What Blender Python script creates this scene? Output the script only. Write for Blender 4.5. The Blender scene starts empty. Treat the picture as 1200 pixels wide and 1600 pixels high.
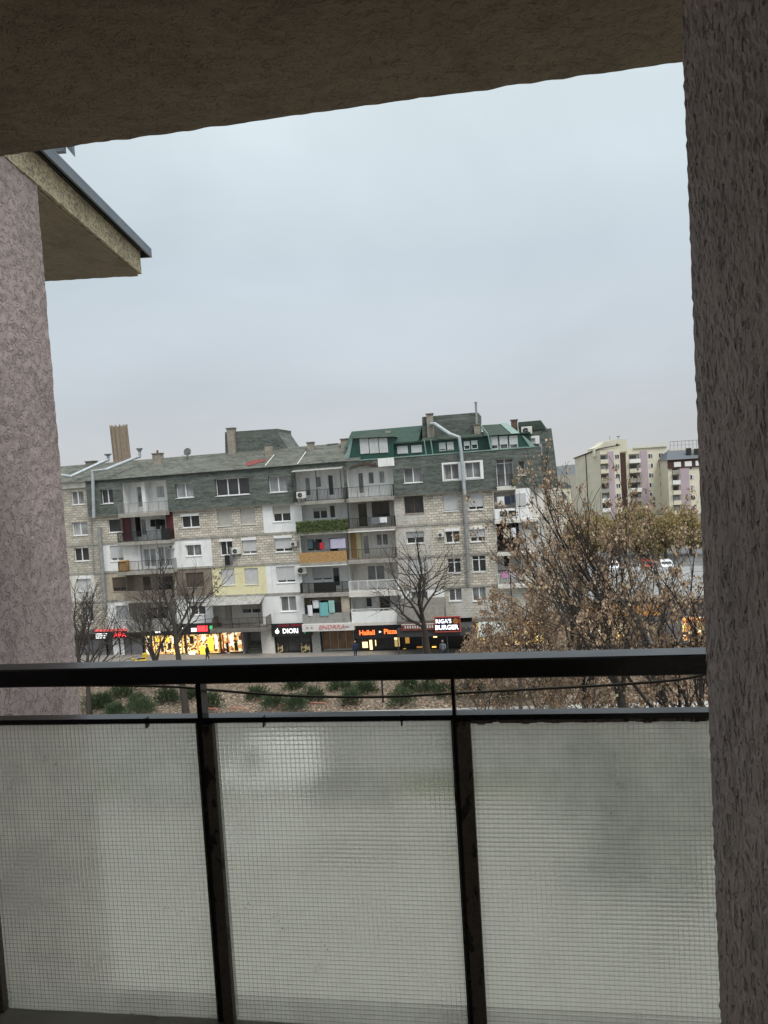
import bpy, math, random
from mathutils import Vector, Matrix, noise
random.seed(7)
SC = bpy.context.scene
COL = SC.collection
EYE = 16.4
# ---------------------------------------------------------------- camera
FOC, PITCH, ROLL = 1130.56, .0500262, -.0609996
_f = Vector((0, math.cos(PITCH), -math.sin(PITCH)))
_r = Vector((1, 0, 0)); _u = _r.cross(_f)
RR = math.cos(ROLL)*_r + math.sin(ROLL)*_u
UU = -math.sin(ROLL)*_r + math.cos(ROLL)*_u
cam = bpy.data.cameras.new('camera'); cam_o = bpy.data.objects.new('camera', cam); COL.objects.link(cam_o)
m3 = Matrix((RR, UU, -_f)).transposed()
cam_o.matrix_world = Matrix.Translation((0, 0, EYE)) @ m3.to_4x4()
cam.sensor_fit = 'VERTICAL'; cam.sensor_height = 36; cam.sensor_width = 27
cam.lens = 36*FOC/1600; cam.clip_start = .05; cam.clip_end = 3000
SC.camera = cam_o
SC.render.resolution_x, SC.render.resolution_y = 768, 1024
# ---------------------------------------------------------------- light
SUN_EL, SUN_AZ = math.radians(58), math.radians(152)
sun = bpy.data.lights.new('sun', 'SUN'); sun.energy = 1.5; sun.angle = math.radians(25); sun.color = (1, .965, .92)
sun_o = bpy.data.objects.new('sun', sun); COL.objects.link(sun_o)
sd = Vector((math.sin(SUN_AZ)*math.cos(SUN_EL), math.cos(SUN_AZ)*math.cos(SUN_EL), math.sin(SUN_EL)))
sun_o.rotation_euler = sd.to_track_quat('Z', 'Y').to_euler(); sun_o.location = (0, 0, 60)
W = bpy.data.worlds.new('World'); SC.world = W; W.use_nodes = True
nt = W.node_tree; N = nt.nodes; Lk = nt.links
bg = N['Background']; bg.inputs['Strength'].default_value = .1
sky = N.new('ShaderNodeTexSky'); sky.sky_type = 'NISHITA'; sky.sun_disc = False
sky.sun_elevation = SUN_EL; sky.sun_rotation = SUN_AZ; sky.air_density = 1; sky.dust_density = 3
tc = N.new('ShaderNodeTexCoord'); sx = N.new('ShaderNodeSeparateXYZ'); Lk.new(tc.outputs['Generated'], sx.inputs[0])
ramp = N.new('ShaderNodeValToRGB'); Lk.new(sx.outputs['Z'], ramp.inputs[0])
cr = ramp.color_ramp
cr.elements[0].position = 0.0; cr.elements[0].color = (.39, .395, .40, 1)
cr.elements[1].position = 1.0; cr.elements[1].color = (.98, 1.0, 1.0, 1)
for p, c in ((.10, (.355, .382, .41, 1)), (.28, (.365, .415, .45, 1)), (.45, (.435, .495, .52, 1)), (.62, (.565, .63, .655, 1))):
    e = cr.elements.new(p); e.color = c
mp = N.new('ShaderNodeMapping'); Lk.new(tc.outputs['Generated'], mp.inputs[0]); mp.inputs['Scale'].default_value = (1, 1, 2.2)
cn = N.new('ShaderNodeTexNoise'); Lk.new(mp.outputs[0], cn.inputs['Vector']); cn.inputs['Scale'].default_value = 1.5
cn.inputs['Detail'].default_value = 5; cn.inputs['Roughness'].default_value = .5; cn.inputs['Distortion'].default_value = .4
mr = N.new('ShaderNodeMapRange'); Lk.new(cn.outputs['Fac'], mr.inputs[0])
mr.inputs[1].default_value = .3; mr.inputs[2].default_value = .7; mr.inputs[3].default_value = .86; mr.inputs[4].default_value = 1.10
mul = N.new('ShaderNodeVectorMath'); mul.operation = 'SCALE'
Lk.new(ramp.outputs[0], mul.inputs[0]); Lk.new(mr.outputs[0], mul.inputs['Scale'])
sc10 = N.new('ShaderNodeVectorMath'); sc10.operation = 'SCALE'; sc10.inputs['Scale'].default_value = 10.0
Lk.new(mul.outputs[0], sc10.inputs[0])
mixs = N.new('ShaderNodeMixRGB'); mixs.inputs[0].default_value = .05
Lk.new(sc10.outputs[0], mixs.inputs[1]); Lk.new(sky.outputs[0], mixs.inputs[2]); Lk.new(mixs.outputs[0], bg.inputs['Color'])
SC.view_settings.view_transform = 'Standard'; SC.view_settings.look = 'None'
SC.view_settings.exposure = .68; SC.view_settings.gamma = 1
SC.cycles.use_denoising = True; SC.cycles.max_bounces = 8; SC.cycles.diffuse_bounces = 4
SC.cycles.transparent_max_bounces = 8

# ---------------------------------------------------------------- projection helpers (reading positions off the photograph)
def ray(px, py): return RR*((px-600)/FOC) - UU*((py-800)/FOC) + _f
EYEV = Vector((0, 0, EYE))
def ground_at(px, py, z=0):
    d = ray(px, py); return EYEV + d*((z-EYE)/d.z)
def at(px, py, dist):
    d = ray(px, py); return EYEV + d*(dist/d.y)
class Frame:
    def __init__(s, org, th, tilt=0):
        s.m = Matrix.Translation(org) @ Matrix.Rotation(-th, 4, 'Z') @ Matrix.Rotation(-tilt, 4, 'Y')
        s.inv = s.m.inverted()
    def un(s, px, py, y=0.):
        o = s.inv @ EYEV; d = s.inv.to_3x3() @ ray(px, py)
        p = o + d*((y-o.y)/d.y); return p.x, p.z
CR = {1: (90, 620, 4.6154), 2: (320, 620, 4.6154), 3: (530, 620, 4.6154), 4: (740, 620, 3.3333), 5: (90, 820, 4.6154),
      6: (320, 820, 4.6154), 7: (530, 820, 4.6154), 8: (740, 820, 3.243), 9: (760, 640, 8.571), 10: (890, 670, 5.714),
      11: (820, 840, 4.138)}
def cpx(k, X, Y):
    a, b, s = CR[k]; return a+X/s, b+Y/s

# ---------------------------------------------------------------- mesh helpers
class MB:
    def __init__(s): s.v = []; s.f = []
    def add(s, vs, fs):
        n = len(s.v); s.v += [tuple(p) for p in vs]; s.f += [tuple(n+i for i in f) for f in fs]; return s
    def quad(s, a, b, c, d): return s.add([a, b, c, d], [(0, 1, 2, 3)])
    def box(s, x0, x1, y0, y1, z0, z1):
        return s.add([(x0,y0,z0),(x1,y0,z0),(x1,y1,z0),(x0,y1,z0),(x0,y0,z1),(x1,y0,z1),(x1,y1,z1),(x0,y1,z1)],
                     [(0,3,2,1),(4,5,6,7),(0,1,5,4),(1,2,6,5),(2,3,7,6),(3,0,4,7)])
    def bbox(s, x0, x1, y0, y1, z0, z1, b=.01):      # box with chamfered long edges
        vs = []; 
        for (z, i) in ((z0, b), (z0+b, 0), (z1-b, 0), (z1, b)):
            vs += [(x0+i,y0+i,z),(x1-i,y0+i,z),(x1-i,y1-i,z),(x0+i,y1-i,z)]
        fs = [(3,2,1,0),(12,13,14,15)]
        for k in range(3):
            for j in range(4):
                a = k*4+j; c = k*4+(j+1) % 4; fs.append((a, c, c+4, a+4))
        return s.add(vs, fs)
    def prism(s, poly, y0, y1):                      # poly in x,z
        n = len(poly); vs = [(p[0], y0, p[1]) for p in poly]+[(p[0], y1, p[1]) for p in poly]
        fs = [tuple(range(n)), tuple(range(2*n-1, n-1, -1))]+[(i, i+n, (i+1) % n+n, (i+1) % n) for i in range(n)]
        return s.add(vs, fs)
    def tube(s, pts, r, n=6, cap=True):
        pts = [Vector(p) for p in pts]; rs = r if isinstance(r, (list, tuple)) else [r]*len(pts)
        rings = []; prev = None
        for i, p in enumerate(pts):
            t = (pts[min(i+1, len(pts)-1)]-pts[max(i-1, 0)])
            t = t.normalized() if t.length > 1e-9 else Vector((0, 0, 1))
            if prev is None: prev = t.orthogonal().normalized()
            a = (prev - t*prev.dot(t)); a = a.normalized() if a.length > 1e-6 else t.orthogonal().normalized()
            prev = a; b = t.cross(a)
            rings.append([p+(a*math.cos(k*2*math.pi/n)+b*math.sin(k*2*math.pi/n))*rs[i] for k in range(n)])
        vs = [q for rg in rings for q in rg]; fs = []
        for i in range(len(rings)-1):
            for k in range(n):
                k2 = (k+1) % n; fs.append((i*n+k, i*n+k2, (i+1)*n+k2, (i+1)*n+k))
        if cap and n > 3: fs += [tuple(range(n-1, -1, -1)), tuple(range((len(rings)-1)*n, len(rings)*n))]
        return s.add(vs, fs)
    def lathe(s, prof, n=16, c=(0, 0, 0), axis='z'):
        vs = []; fs = []
        for (r, h) in prof:
            for k in range(n):
                a = k*2*math.pi/n
                q = (r*math.cos(a), r*math.sin(a), h) if axis == 'z' else ((r*math.cos(a), h, r*math.sin(a)) if axis == 'y' else (h, r*math.cos(a), r*math.sin(a)))
                vs.append((q[0]+c[0], q[1]+c[1], q[2]+c[2]))
        for i in range(len(prof)-1):
            for k in range(n):
                k2 = (k+1) % n; fs.append((i*n+k, i*n+k2, (i+1)*n+k2, (i+1)*n+k))
        fs += [tuple(range(n-1, -1, -1)), tuple(range((len(prof)-1)*n, len(prof)*n))]
        return s.add(vs, fs)
    def build(s, name, m, parent=None, smooth=False, stuff=False):
        me = bpy.data.meshes.new(name); me.from_pydata(s.v, [], s.f); me.update()
        if smooth:
            for p in me.polygons: p.use_smooth = True
        o = bpy.data.objects.new(name, me); COL.objects.link(o)
        if m is not None: me.materials.append(m)
        if parent is not None: o.parent = parent
        if stuff: o['kind'] = 'stuff'
        return o
def fixn(o):
    import bmesh
    b = bmesh.new(); b.from_mesh(o.data); bmesh.ops.recalc_face_normals(b, faces=b.faces[:]); b.to_mesh(o.data); b.free(); return o
def empty(name, label, cat, mat=None, loc=None, rz=0, group=None):
    o = bpy.data.objects.new(name, None); COL.objects.link(o); o.empty_display_size = .2
    if mat is not None: o.matrix_world = mat
    if loc is not None: o.location = loc; o.rotation_euler = (0, 0, rz)
    o['label'] = label; o['category'] = cat
    if group: o['group'] = group
    return o
def tag(o, label, cat, group=None):
    o['label'] = label; o['category'] = cat
    if group: o['group'] = group
    return o
def struct(o): o['kind'] = 'structure'; return o

# ---------------------------------------------------------------- materials
def newmat(name):
    m = bpy.data.materials.new(name); m.use_nodes = True; t = m.node_tree
    return m, t, t.nodes['Principled BSDF'], t.nodes['Material Output']
def _objco(t, scale=(1, 1, 1)):
    tc = t.nodes.new('ShaderNodeTexCoord'); mp = t.nodes.new('ShaderNodeMapping'); mp.inputs['Scale'].default_value = scale
    t.links.new(tc.outputs['Object'], mp.inputs[0]); return mp.outputs[0]
def _noise(t, co, sc, det=4, ro=.55):
    n = t.nodes.new('ShaderNodeTexNoise'); n.inputs['Scale'].default_value = sc; n.inputs['Detail'].default_value = det
    n.inputs['Roughness'].default_value = ro; t.links.new(co, n.inputs['Vector']); return n.outputs['Fac']
def _mix(t, fac, a, b, mode='MIX'):
    n = t.nodes.new('ShaderNodeMixRGB'); n.blend_type = mode
    for i, x in ((0, fac), (1, a), (2, b)):
        if hasattr(x, 'links'): t.links.new(x, n.inputs[i])
        elif i == 0: n.inputs[0].default_value = x
        else: n.inputs[i].default_value = (*x[:3], 1)
    return n.outputs[0]
def _range(t, x, a, b, c=0., d=1.):
    n = t.nodes.new('ShaderNodeMapRange'); t.links.new(x, n.inputs[0])
    for i, q in zip((1, 2, 3, 4), (a, b, c, d)): n.inputs[i].default_value = q
    return n.outputs[0]
def _bump(t, bs, h, strength=.5, dist=.01):
    b = t.nodes.new('ShaderNodeBump'); b.inputs['Strength'].default_value = strength; b.inputs['Distance'].default_value = dist
    t.links.new(h, b.inputs['Height']); t.links.new(b.outputs[0], bs.inputs['Normal']); return b
def simple(name, c, rough=.6, metal=0, var=.15, sc=3., bump=0, stain=0, stcol=(.08, .07, .06), stsc=(1, 1, .25)):
    m, t, bs, out = newmat(name)
    co = _objco(t); n = _noise(t, co, sc, 5)
    lo = tuple(x*(1-var) for x in c); hi = tuple(min(1, x*(1+var)) for x in c)
    col = _mix(t, _range(t, n, .3, .7), lo, hi)
    if stain:
        co2 = _objco(t, stsc); n2 = _noise(t, co2, 1.3, 6, .65)
        col = _mix(t, _range(t, n2, .52, .78, 0, stain), col, stcol)
    t.links.new(col, bs.inputs['Base Color']); bs.inputs['Roughness'].default_value = rough; bs.inputs['Metallic'].default_value = metal
    if bump: _bump(t, bs, _noise(t, co, sc*12, 4), .6, bump)
    return m
def emis(name, c, s=1., pattern=None):
    m, t, bs, out = newmat(name)
    bs.inputs['Base Color'].default_value = (*[x*.5 for x in c], 1)
    bs.inputs['Emission Strength'].default_value = s
    if pattern:
        co = _objco(t, (1, .3, 1)); v = t.nodes.new('ShaderNodeTexVoronoi'); v.inputs['Scale'].default_value = pattern
        t.links.new(co, v.inputs['Vector'])
        r = t.nodes.new('ShaderNodeValToRGB'); sp = t.nodes.new('ShaderNodeSeparateColor'); t.links.new(v.outputs['Color'], sp.inputs[0])
        t.links.new(sp.outputs[0], r.inputs[0]); r.color_ramp.interpolation = 'CONSTANT'
        cols = ((.0, (.10, .04, .02)), (.16, (.75, .36, .10)), (.32, (1, .82, .45)), (.5, c), (.66, (.30, .10, .04)), (.78, (.9, .6, .12)), (.9, (.95, .9, .75)))
        r.color_ramp.elements[0].color = (*cols[0][1], 1); r.color_ramp.elements[1].position = cols[1][0]; r.color_ramp.elements[1].color = (*cols[1][1], 1)
        for p, q in cols[2:]:
            e = r.color_ramp.elements.new(p); e.color = (*q, 1)
        t.links.new(r.outputs[0], bs.inputs['Emission Color']); t.links.new(r.outputs[0], bs.inputs['Base Color'])
    else: bs.inputs['Emission Color'].default_value = (*c, 1)
    return m
def brickmat(name, c1, c2, mortar, bw=.48, bh=.235, paint=0, stain=.4, mort=.012):
    m, t, bs, out = newmat(name)
    tc = t.nodes.new('ShaderNodeTexCoord'); sp = t.nodes.new('ShaderNodeSeparateXYZ'); t.links.new(tc.outputs['Object'], sp.inputs[0])
    ad = t.nodes.new('ShaderNodeMath'); ad.operation = 'ADD'; t.links.new(sp.outputs[0], ad.inputs[0]); t.links.new(sp.outputs[1], ad.inputs[1])
    cb = t.nodes.new('ShaderNodeCombineXYZ'); t.links.new(ad.outputs[0], cb.inputs[0]); t.links.new(sp.outputs[2], cb.inputs[1])
    b = t.nodes.new('ShaderNodeTexBrick'); t.links.new(cb.outputs[0], b.inputs['Vector']); b.inputs['Scale'].default_value = 1
    b.inputs['Brick Width'].default_value = bw; b.inputs['Row Height'].default_value = bh; b.inputs['Mortar Size'].default_value = mort
    b.inputs['Mortar Smooth'].default_value = .3; b.inputs['Bias'].default_value = 0
    b.inputs['Color1'].default_value = (*c1, 1); b.inputs['Color2'].default_value = (*c2, 1); b.inputs['Mortar'].default_value = (*mortar, 1)
    co = _objco(t, (1, 1, 1.5)); n = _noise(t, co, 1.1, 6, .7)
    col = _mix(t, _range(t, n, .45, .75, 0, stain), b.outputs[0], (.12, .105, .085))
    n3 = _noise(t, _objco(t), 7, 3); col = _mix(t, _range(t, n3, .3, .7, 0, .35), col, (.5, .48, .43), 'SOFT_LIGHT')
    if paint:
        n4 = _noise(t, _objco(t, (1, 1, .5)), .9, 6, .7); col = _mix(t, _range(t, n4, .38, .55, 0, paint), col, (.62, .62, .6))
    t.links.new(col, bs.inputs['Base Color']); bs.inputs['Roughness'].default_value = .9
    iv = t.nodes.new('ShaderNodeMath'); iv.operation = 'SUBTRACT'; iv.inputs[0].default_value = 1; t.links.new(b.outputs['Fac'], iv.inputs[1])
    _bump(t, bs, iv.outputs[0], .8, .02)
    return m
def shinglemat(name, c1, c2, moss):
    m = brickmat(name, c1, c2, tuple(x*.45 for x in c1), .3, .13, 0, .35, .008)
    t = m.node_tree; bs = t.nodes['Principled BSDF']; old = bs.inputs['Base Color'].links[0].from_socket
    n = _noise(t, _objco(t, (.35, .35, 2.2)), 1.6, 6, .7)
    t.links.new(_mix(t, _range(t, n, .45, .68, 0, .8), old, moss), bs.inputs['Base Color']); return m
M = {}
M['brick'] = brickmat('concrete_block', (.70, .65, .56), (.46, .425, .36), (.17, .15, .125), stain=.3, mort=.018)
M['brick_grey'] = brickmat('grey_block', (.58, .54, .46), (.40, .37, .32), (.15, .14, .12), stain=.5, mort=.016)
M['brick_pale'] = brickmat('whitewashed_block', (.56, .52, .45), (.42, .39, .33), (.22, .2, .17), paint=.55)
M['shingle'] = shinglemat('grey_green_shingle', (.125, .145, .13), (.062, .078, .072), (.19, .21, .19))
M['shingle_roof'] = shinglemat('roof_shingle', (.125, .135, .115), (.06, .068, .058), (.175, .18, .15))
M['white'] = simple('white_render', (.78, .79, .78), .85, var=.06, stain=.6, stcol=(.3, .29, .26), sc=1.2)
M['offwhite'] = simple('off_white_render', (.64, .62, .57), .85, var=.1, stain=.5, stcol=(.22, .2, .17))
M['yellow'] = simple('pale_yellow_render', (.72, .67, .42), .85, var=.06, stain=.5, stcol=(.45, .36, .2))
M['beige'] = simple('beige_render', (.42, .37, .29), .9, var=.15, stain=.5)
M['brownwall'] = simple('brown_render', (.22, .18, .145), .9, var=.2, stain=.4)
M['greywall'] = simple('grey_render', (.30, .30, .285), .9, var=.15, stain=.6, bump=.01)
M['concrete'] = simple('weathered_concrete', (.33, .315, .28), .92, var=.2, stain=.7, stcol=(.09, .085, .065), stsc=(1, 1, .5), bump=.006)
M['concrete_dark'] = simple('dark_concrete', (.17, .16, .14), .92, var=.2, stain=.5)
M['frame'] = simple('white_pvc', (.78, .79, .79), .35, var=.03)
M['frame_brown'] = simple('brown_wood', (.10, .055, .035), .55, var=.25, sc=12)
M['frame_grey'] = simple('grey_metal_frame', (.28, .28, .28), .5, .3)
def slatmat(name, c):
    m, t, bs, o = newmat(name); co = _objco(t, (0, 0, 1)); w = t.nodes.new('ShaderNodeTexWave'); w.bands_direction = 'Z'
    w.inputs['Scale'].default_value = 6.3; t.links.new(co, w.inputs[0])
    n = _noise(t, _objco(t), 2.5, 4); col = _mix(t, _range(t, n, .3, .7), tuple(x*.85 for x in c), c)
    t.links.new(col, bs.inputs['Base Color']); bs.inputs['Roughness'].default_value = .5; _bump(t, bs, w.outputs['Fac'], .5, .01); return m
M['shutter'] = slatmat('pale_shutter', (.55, .56, .56)); M['shutter_grey'] = slatmat('grey_shutter', (.36, .37, .38))
M['shutter_brown'] = slatmat('brown_shutter', (.09, .065, .05)); M['shutter_beige'] = slatmat('beige_shutter', (.45, .43, .39))
def glassmat(name, base, cur=0, curcol=(.42, .43, .43)):
    m, t, bs, o = newmat(name)
    co = _objco(t, (9, 1, .4)); n = _noise(t, co, 1.6, 2)
    n2 = _noise(t, _objco(t, (.7, .7, .7)), 1.1, 1)
    c = _mix(t, _range(t, n, .35, .65, .4*cur, cur), base, curcol)
    c = _mix(t, _range(t, n2, .4, .6, 0, .6), c, base)
    t.links.new(c, bs.inputs['Base Color']); bs.inputs['Roughness'].default_value = .06; bs.inputs['IOR'].default_value = 1.52
    return m
M['pane'] = glassmat('window_glass_dark', (.018, .02, .022), .08)
M['pane_cur'] = glassmat('window_glass_curtain', (.03, .03, .032), .75)
M['pane_net'] = glassmat('window_glass_net', (.12, .12, .125), .95, (.5, .51, .52))
M['green'] = simple('green_sheet_metal', (.018, .065, .05), .45, .1, var=.15, sc=1.5)
M['green_roof'] = simple('green_shingle', (.022, .055, .042), .8, var=.25, sc=2.5)
M['green_dark'] = simple('dark_green_shingle', (.035, .055, .042), .85, var=.3, sc=3)
M['mint'] = simple('weathered_mint_flashing', (.22, .32, .285), .5, .2, var=.2)
M['duct'] = simple('galvanised_duct', (.42, .46, .48), .6, .3, var=.15, sc=5)
M['duct_grey'] = simple('grey_flue_pipe', (.30, .31, .31), .5, .3, var=.2)
M['iron'] = simple('dark_iron', (.035, .033, .032), .5, .4, var=.3)
M['rustiron'] = simple('rusty_iron', (.09, .06, .045), .7, .3, var=.4, sc=9)
M['chim'] = brickmat('chimney_block', (.40, .36, .30), (.30, .27, .23), (.2, .18, .15), .25, .12, 0, .6)
M['chimbrown'] = brickmat('brown_chimney_brick', (.16, .09, .06), (.12, .07, .05), (.2, .18, .15), .25, .08)
M['fluted'] = simple('brown_fluted_concrete', (.25, .20, .155), .9, var=.15, stain=.6, stcol=(.08, .06, .045), stsc=(2, 2, .1))
M['redpatch'] = simple('red_roof_membrane', (.20, .05, .045), .8, var=.3)
M['ivy'] = simple('ivy_leaf', (.075, .105, .03), .6, var=.5, sc=5)
M['reed'] = simple('woven_reed', (.42, .26, .11), .8, var=.4, sc=9)
M['black'] = simple('black_paint', (.012, .012, .013), .35, var=.3)
M['ac'] = simple('cream_plastic', (.62, .61, .57), .5, var=.06)
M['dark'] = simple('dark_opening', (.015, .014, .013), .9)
M['sheet'] = simple('corrugated_sheet', (.36, .36, .34), .6, .1, var=.3, stain=.6)
M['maroon'] = simple('maroon_paint', (.09, .018, .025), .6, var=.2)
def clothmat(name, c): return simple(name, c, .9, var=.12, sc=8)
CL = {'black': clothmat('black_cloth', (.012, .012, .014)), 'white': clothmat('white_cloth', (.72, .73, .76)), 'navy': clothmat('navy_cloth', (.02, .03, .06)),
      'red': clothmat('red_cloth', (.5, .03, .05)), 'teal': clothmat('teal_cloth', (.16, .44, .44)), 'mint': clothmat('mint_cloth', (.28, .50, .46)),
      'lilac': clothmat('lilac_cloth', (.50, .48, .62)), 'pink': clothmat('pink_cloth', (.55, .25, .45)), 'grey': clothmat('grey_cloth', (.16, .17, .19)),
      'slate': clothmat('slate_cloth', (.05, .09, .10)), 'cream': clothmat('cream_cloth', (.6, .56, .45))}

# ================================================================ GROUND
def grid(name, m, x0, x1, y0, y1, nx, ny, zf):
    b = MB()
    for j in range(ny+1):
        for i in range(nx+1):
            x = x0+(x1-x0)*i/nx; y = y0+(y1-y0)*j/ny; b.v.append((x, y, zf(x, y)))
    for j in range(ny):
        for i in range(nx):
            a = j*(nx+1)+i; b.f.append((a, a+1, a+nx+2, a+nx+1))
    return struct(b.build(name, m, smooth=True))
M['earth'] = simple('ground_earth', (.16, .145, .11), .95, var=.3, sc=.4)
M['asphalt'] = simple('worn_asphalt', (.135, .14, .14), .85, var=.25, sc=.5, stain=.4, stcol=(.07, .07, .07), stsc=(.6, .6, 1), bump=.004)
M['paving'] = brickmat('paving_slab', (.27, .255, .23), (.23, .215, .195), (.15, .14, .13), .6, .6)
M['palepath'] = simple('pale_concrete_path', (.42, .42, .40), .9, var=.12, sc=.8, stain=.3, stsc=(.5, .5, 1))
M['forecourt'] = simple('grey_concrete_forecourt', (.25, .25, .235), .9, var=.15, sc=.6, stain=.5, stcol=(.12, .12, .11), stsc=(.4, .4, 1))
M['grass'] = simple('winter_grass', (.085, .10, .028), .95, var=.4, sc=3)
def littermat():
    m, t, bs, o = newmat('leaf_littered_soil')
    co = _objco(t); n = _noise(t, co, 1.3, 5, .6); v = t.nodes.new('ShaderNodeTexVoronoi'); v.inputs['Scale'].default_value = 9; t.links.new(co, v.inputs['Vector'])
    sp = t.nodes.new('ShaderNodeSeparateColor'); t.links.new(v.outputs['Color'], sp.inputs[0])
    r = t.nodes.new('ShaderNodeValToRGB'); r.color_ramp.interpolation = 'CONSTANT'; t.links.new(sp.outputs[0], r.inputs[0])
    r.color_ramp.elements[0].color = (.10, .07, .05, 1); r.color_ramp.elements[1].position = .3; r.color_ramp.elements[1].color = (.20, .15, .11, 1)
    for p, c in ((.5, (.27, .225, .17, 1)), (.66, (.14, .085, .06, 1)), (.82, (.40, .33, .25, 1)), (.93, (.10, .09, .05, 1))):
        e = r.color_ramp.elements.new(p); e.color = c
    c = _mix(t, _range(t, n, .42, .62, 0, .6), r.outputs[0], (.15, .125, .095))
    t.links.new(c, bs.inputs['Base Color']); bs.inputs['Roughness'].default_value = .95; _bump(t, bs, sp.outputs[1], .8, .04); return m
M['litter'] = littermat()
g = MB(); g.quad((-1500, -600, -.02), (1500, -600, -.02), (1500, 2500, -.02), (-1500, 2500, -.02)); struct(g.build('ground', M['earth']))
def strip(name, m, x0, x1, ya, yb, z, th=math.radians(10)):      # strip parallel to the street; ya,yb distances at x=0
    b = MB(); tn = math.tan(th)
    b.add([(x0, ya-x0*tn, -.015), (x1, ya-x1*tn, -.015), (x1, yb-x1*tn, -.015), (x0, yb-x0*tn, -.015),
           (x0, ya-x0*tn, z), (x1, ya-x1*tn, z), (x1, yb-x1*tn, z), (x0, yb-x0*tn, z)],
          [(4, 5, 6, 7), (0, 1, 5, 4), (1, 2, 6, 5), (2, 3, 7, 6), (3, 0, 4, 7)])
    return struct(b.build(name, m))
strip('near_forecourt', M['forecourt'], -60, 70, -2.5, 34.5, .004, math.radians(5.9))
strip('grass_verge', M['grass'], -60, 70, 35.0, 37.6, .09, math.radians(5.9))
strip('verge_kerb', M['concrete'], -60, 70, 34.6, 34.95, .12, math.radians(5.9))
strip('road', M['asphalt'], -60, 70, 38.0, 47.4, .002, math.radians(5.9))
strip('lower_footpath', M['palepath'], -60, 70, 47.3, 49.6, .12, math.radians(5.9))
M['whiteline'] = simple('white_road_paint', (.6, .6, .58), .7, var=.2)
b = MB(); 
for i in range(-12, 14):
    x = i*5.0; y = 42.6-x*.103; dx = 2.2
    b.quad((x, y-.07, .008), (x+dx, y-.07-dx*.103, .008), (x+dx, y+.07-dx*.103, .008), (x, y+.07, .008))
o = struct(b.build('road_markings', M['whiteline'])); o['kind'] = 'structure'
b = MB(); rnd = random.Random(12)
for i in range(7000):
    x = rnd.uniform(-22, 24); y = 36.4-x*math.tan(math.radians(5.9))+rnd.gauss(0, .35); z = rnd.uniform(.05, .75); w = rnd.uniform(.05, .12); a = Vector((rnd.gauss(0, 1), rnd.gauss(0, 1), rnd.gauss(0, 1))).normalized()*w; c = a.orthogonal().normalized()*w*.6; p = Vector((x, y, z)); b.quad(p-a, p-c, p+a, p+c)
HEDGE = b
# planted bank: slightly mounded leaf-littered soil
b = MB(); nx, ny = 140, 16; tn = math.tan(math.radians(10))
for j in range(ny+1):
    for i in range(nx+1):
        x = -60+130*i/nx; s = j/ny; ya, yb = 49.75-.103*x, 58.5-.178*x; y = ya+(yb-ya)*s
        z = .05+.35*math.sin(s*math.pi)**.7+.10*noise.noise((x*.8, y*.8, 3)); b.v.append((x, y, z if 0 < j < ny else .0))
for j in range(ny):
    for i in range(nx):
        a = j*(nx+1)+i; b.f.append((a, a+1, a+nx+2, a+nx+1))
struct(b.build('planted_bank', M['litter'], smooth=True))
strip('pavement', M['paving'], -60, 70, 58.9, 75, .12, math.radians(10.6))
strip('car_park', M['asphalt'], 28, 120, 88, 140, .004)

# ================================================================ MAIN APARTMENT BUILDING
TF, TILT = .194141, .0115
P0 = ground_at(427, 1023, 0)
FB = Frame(P0, TF, TILT)
BLD = empty('apartment_building', 'long six storey apartment block of grey blocks with shingled top floor and shops below', 'building', mat=FB.m)
def cc(k, X, Y, y=0.): return FB.un(*cpx(k, X, Y), y)
def rect(k, X0, Y0, X1, Y1, y=0.):
    xm, _ = cc(k, X0, (Y0+Y1)/2, y); xM, _ = cc(k, X1, (Y0+Y1)/2, y)
    _, z1 = cc(k, (X0+X1)/2, Y0, y); _, z0 = cc(k, (X0+X1)/2, Y1, y)
    return xm, xM, z0, z1
YM = -.35       # mansard face, proud of the wall below
LV = {0: .1, 1: 2.95, 2: 5.82, 3: 8.72, 4: 11.58, 5: 14.38, 6: 17.82}
def wall_holes(name, m, x0, x1, z0, z1, holes, y, depth=.22, parent=None):
    b = MB(); hs = []
    for h in holes:
        a, c, d, e = max(h[0], x0), min(h[1], x1), max(h[2], z0), min(h[3], z1)
        if c-a > .02 and e-d > .02: hs.append((a, c, d, e))
    xs = sorted(set([x0, x1]+[q for h in hs for q in h[:2]])); zs = sorted(set([z0, z1]+[q for h in hs for q in h[2:]]))
    for i in range(len(xs)-1):
        for j in range(len(zs)-1):
            xm, zm = (xs[i]+xs[i+1])/2, (zs[j]+zs[j+1])/2
            if any(h[0] < xm < h[1] and h[2] < zm < h[3] for h in hs): continue
            b.quad((xs[i], y, zs[j]), (xs[i+1], y, zs[j]), (xs[i+1], y, zs[j+1]), (xs[i], y, zs[j+1]))
    for a, c, d, e in hs:
        Y = y+depth
        if a > x0+1e-6: b.quad((a, y, d), (a, Y, d), (a, Y, e), (a, y, e))
        if c < x1-1e-6: b.quad((c, y, d), (c, y, e), (c, Y, e), (c, Y, d))
        if d > z0+1e-6: b.quad((a, y, d), (c, y, d), (c, Y, d), (a, Y, d))
        if e < z1-1e-6: b.quad((a, y, e), (a, Y, e), (c, Y, e), (c, y, e))
    # solid side edges so the panel has thickness
    b.quad((x0, y, z0), (x0, y, z1), (x0, y+depth, z1), (x0, y+depth, z0)); b.quad((x1, y, z0), (x1, y+depth, z0), (x1, y+depth, z1), (x1, y, z1))
    b.quad((x0, y, z0), (x0, y+depth, z0), (x1, y+depth, z0), (x1, y, z0)); b.quad((x0, y, z1), (x1, y, z1), (x1, y+depth, z1), (x0, y+depth, z1))
    return b.build(name, m, parent if parent else BLD)
HOLES = []          # (x0,x1,z0,z1,y)
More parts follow.
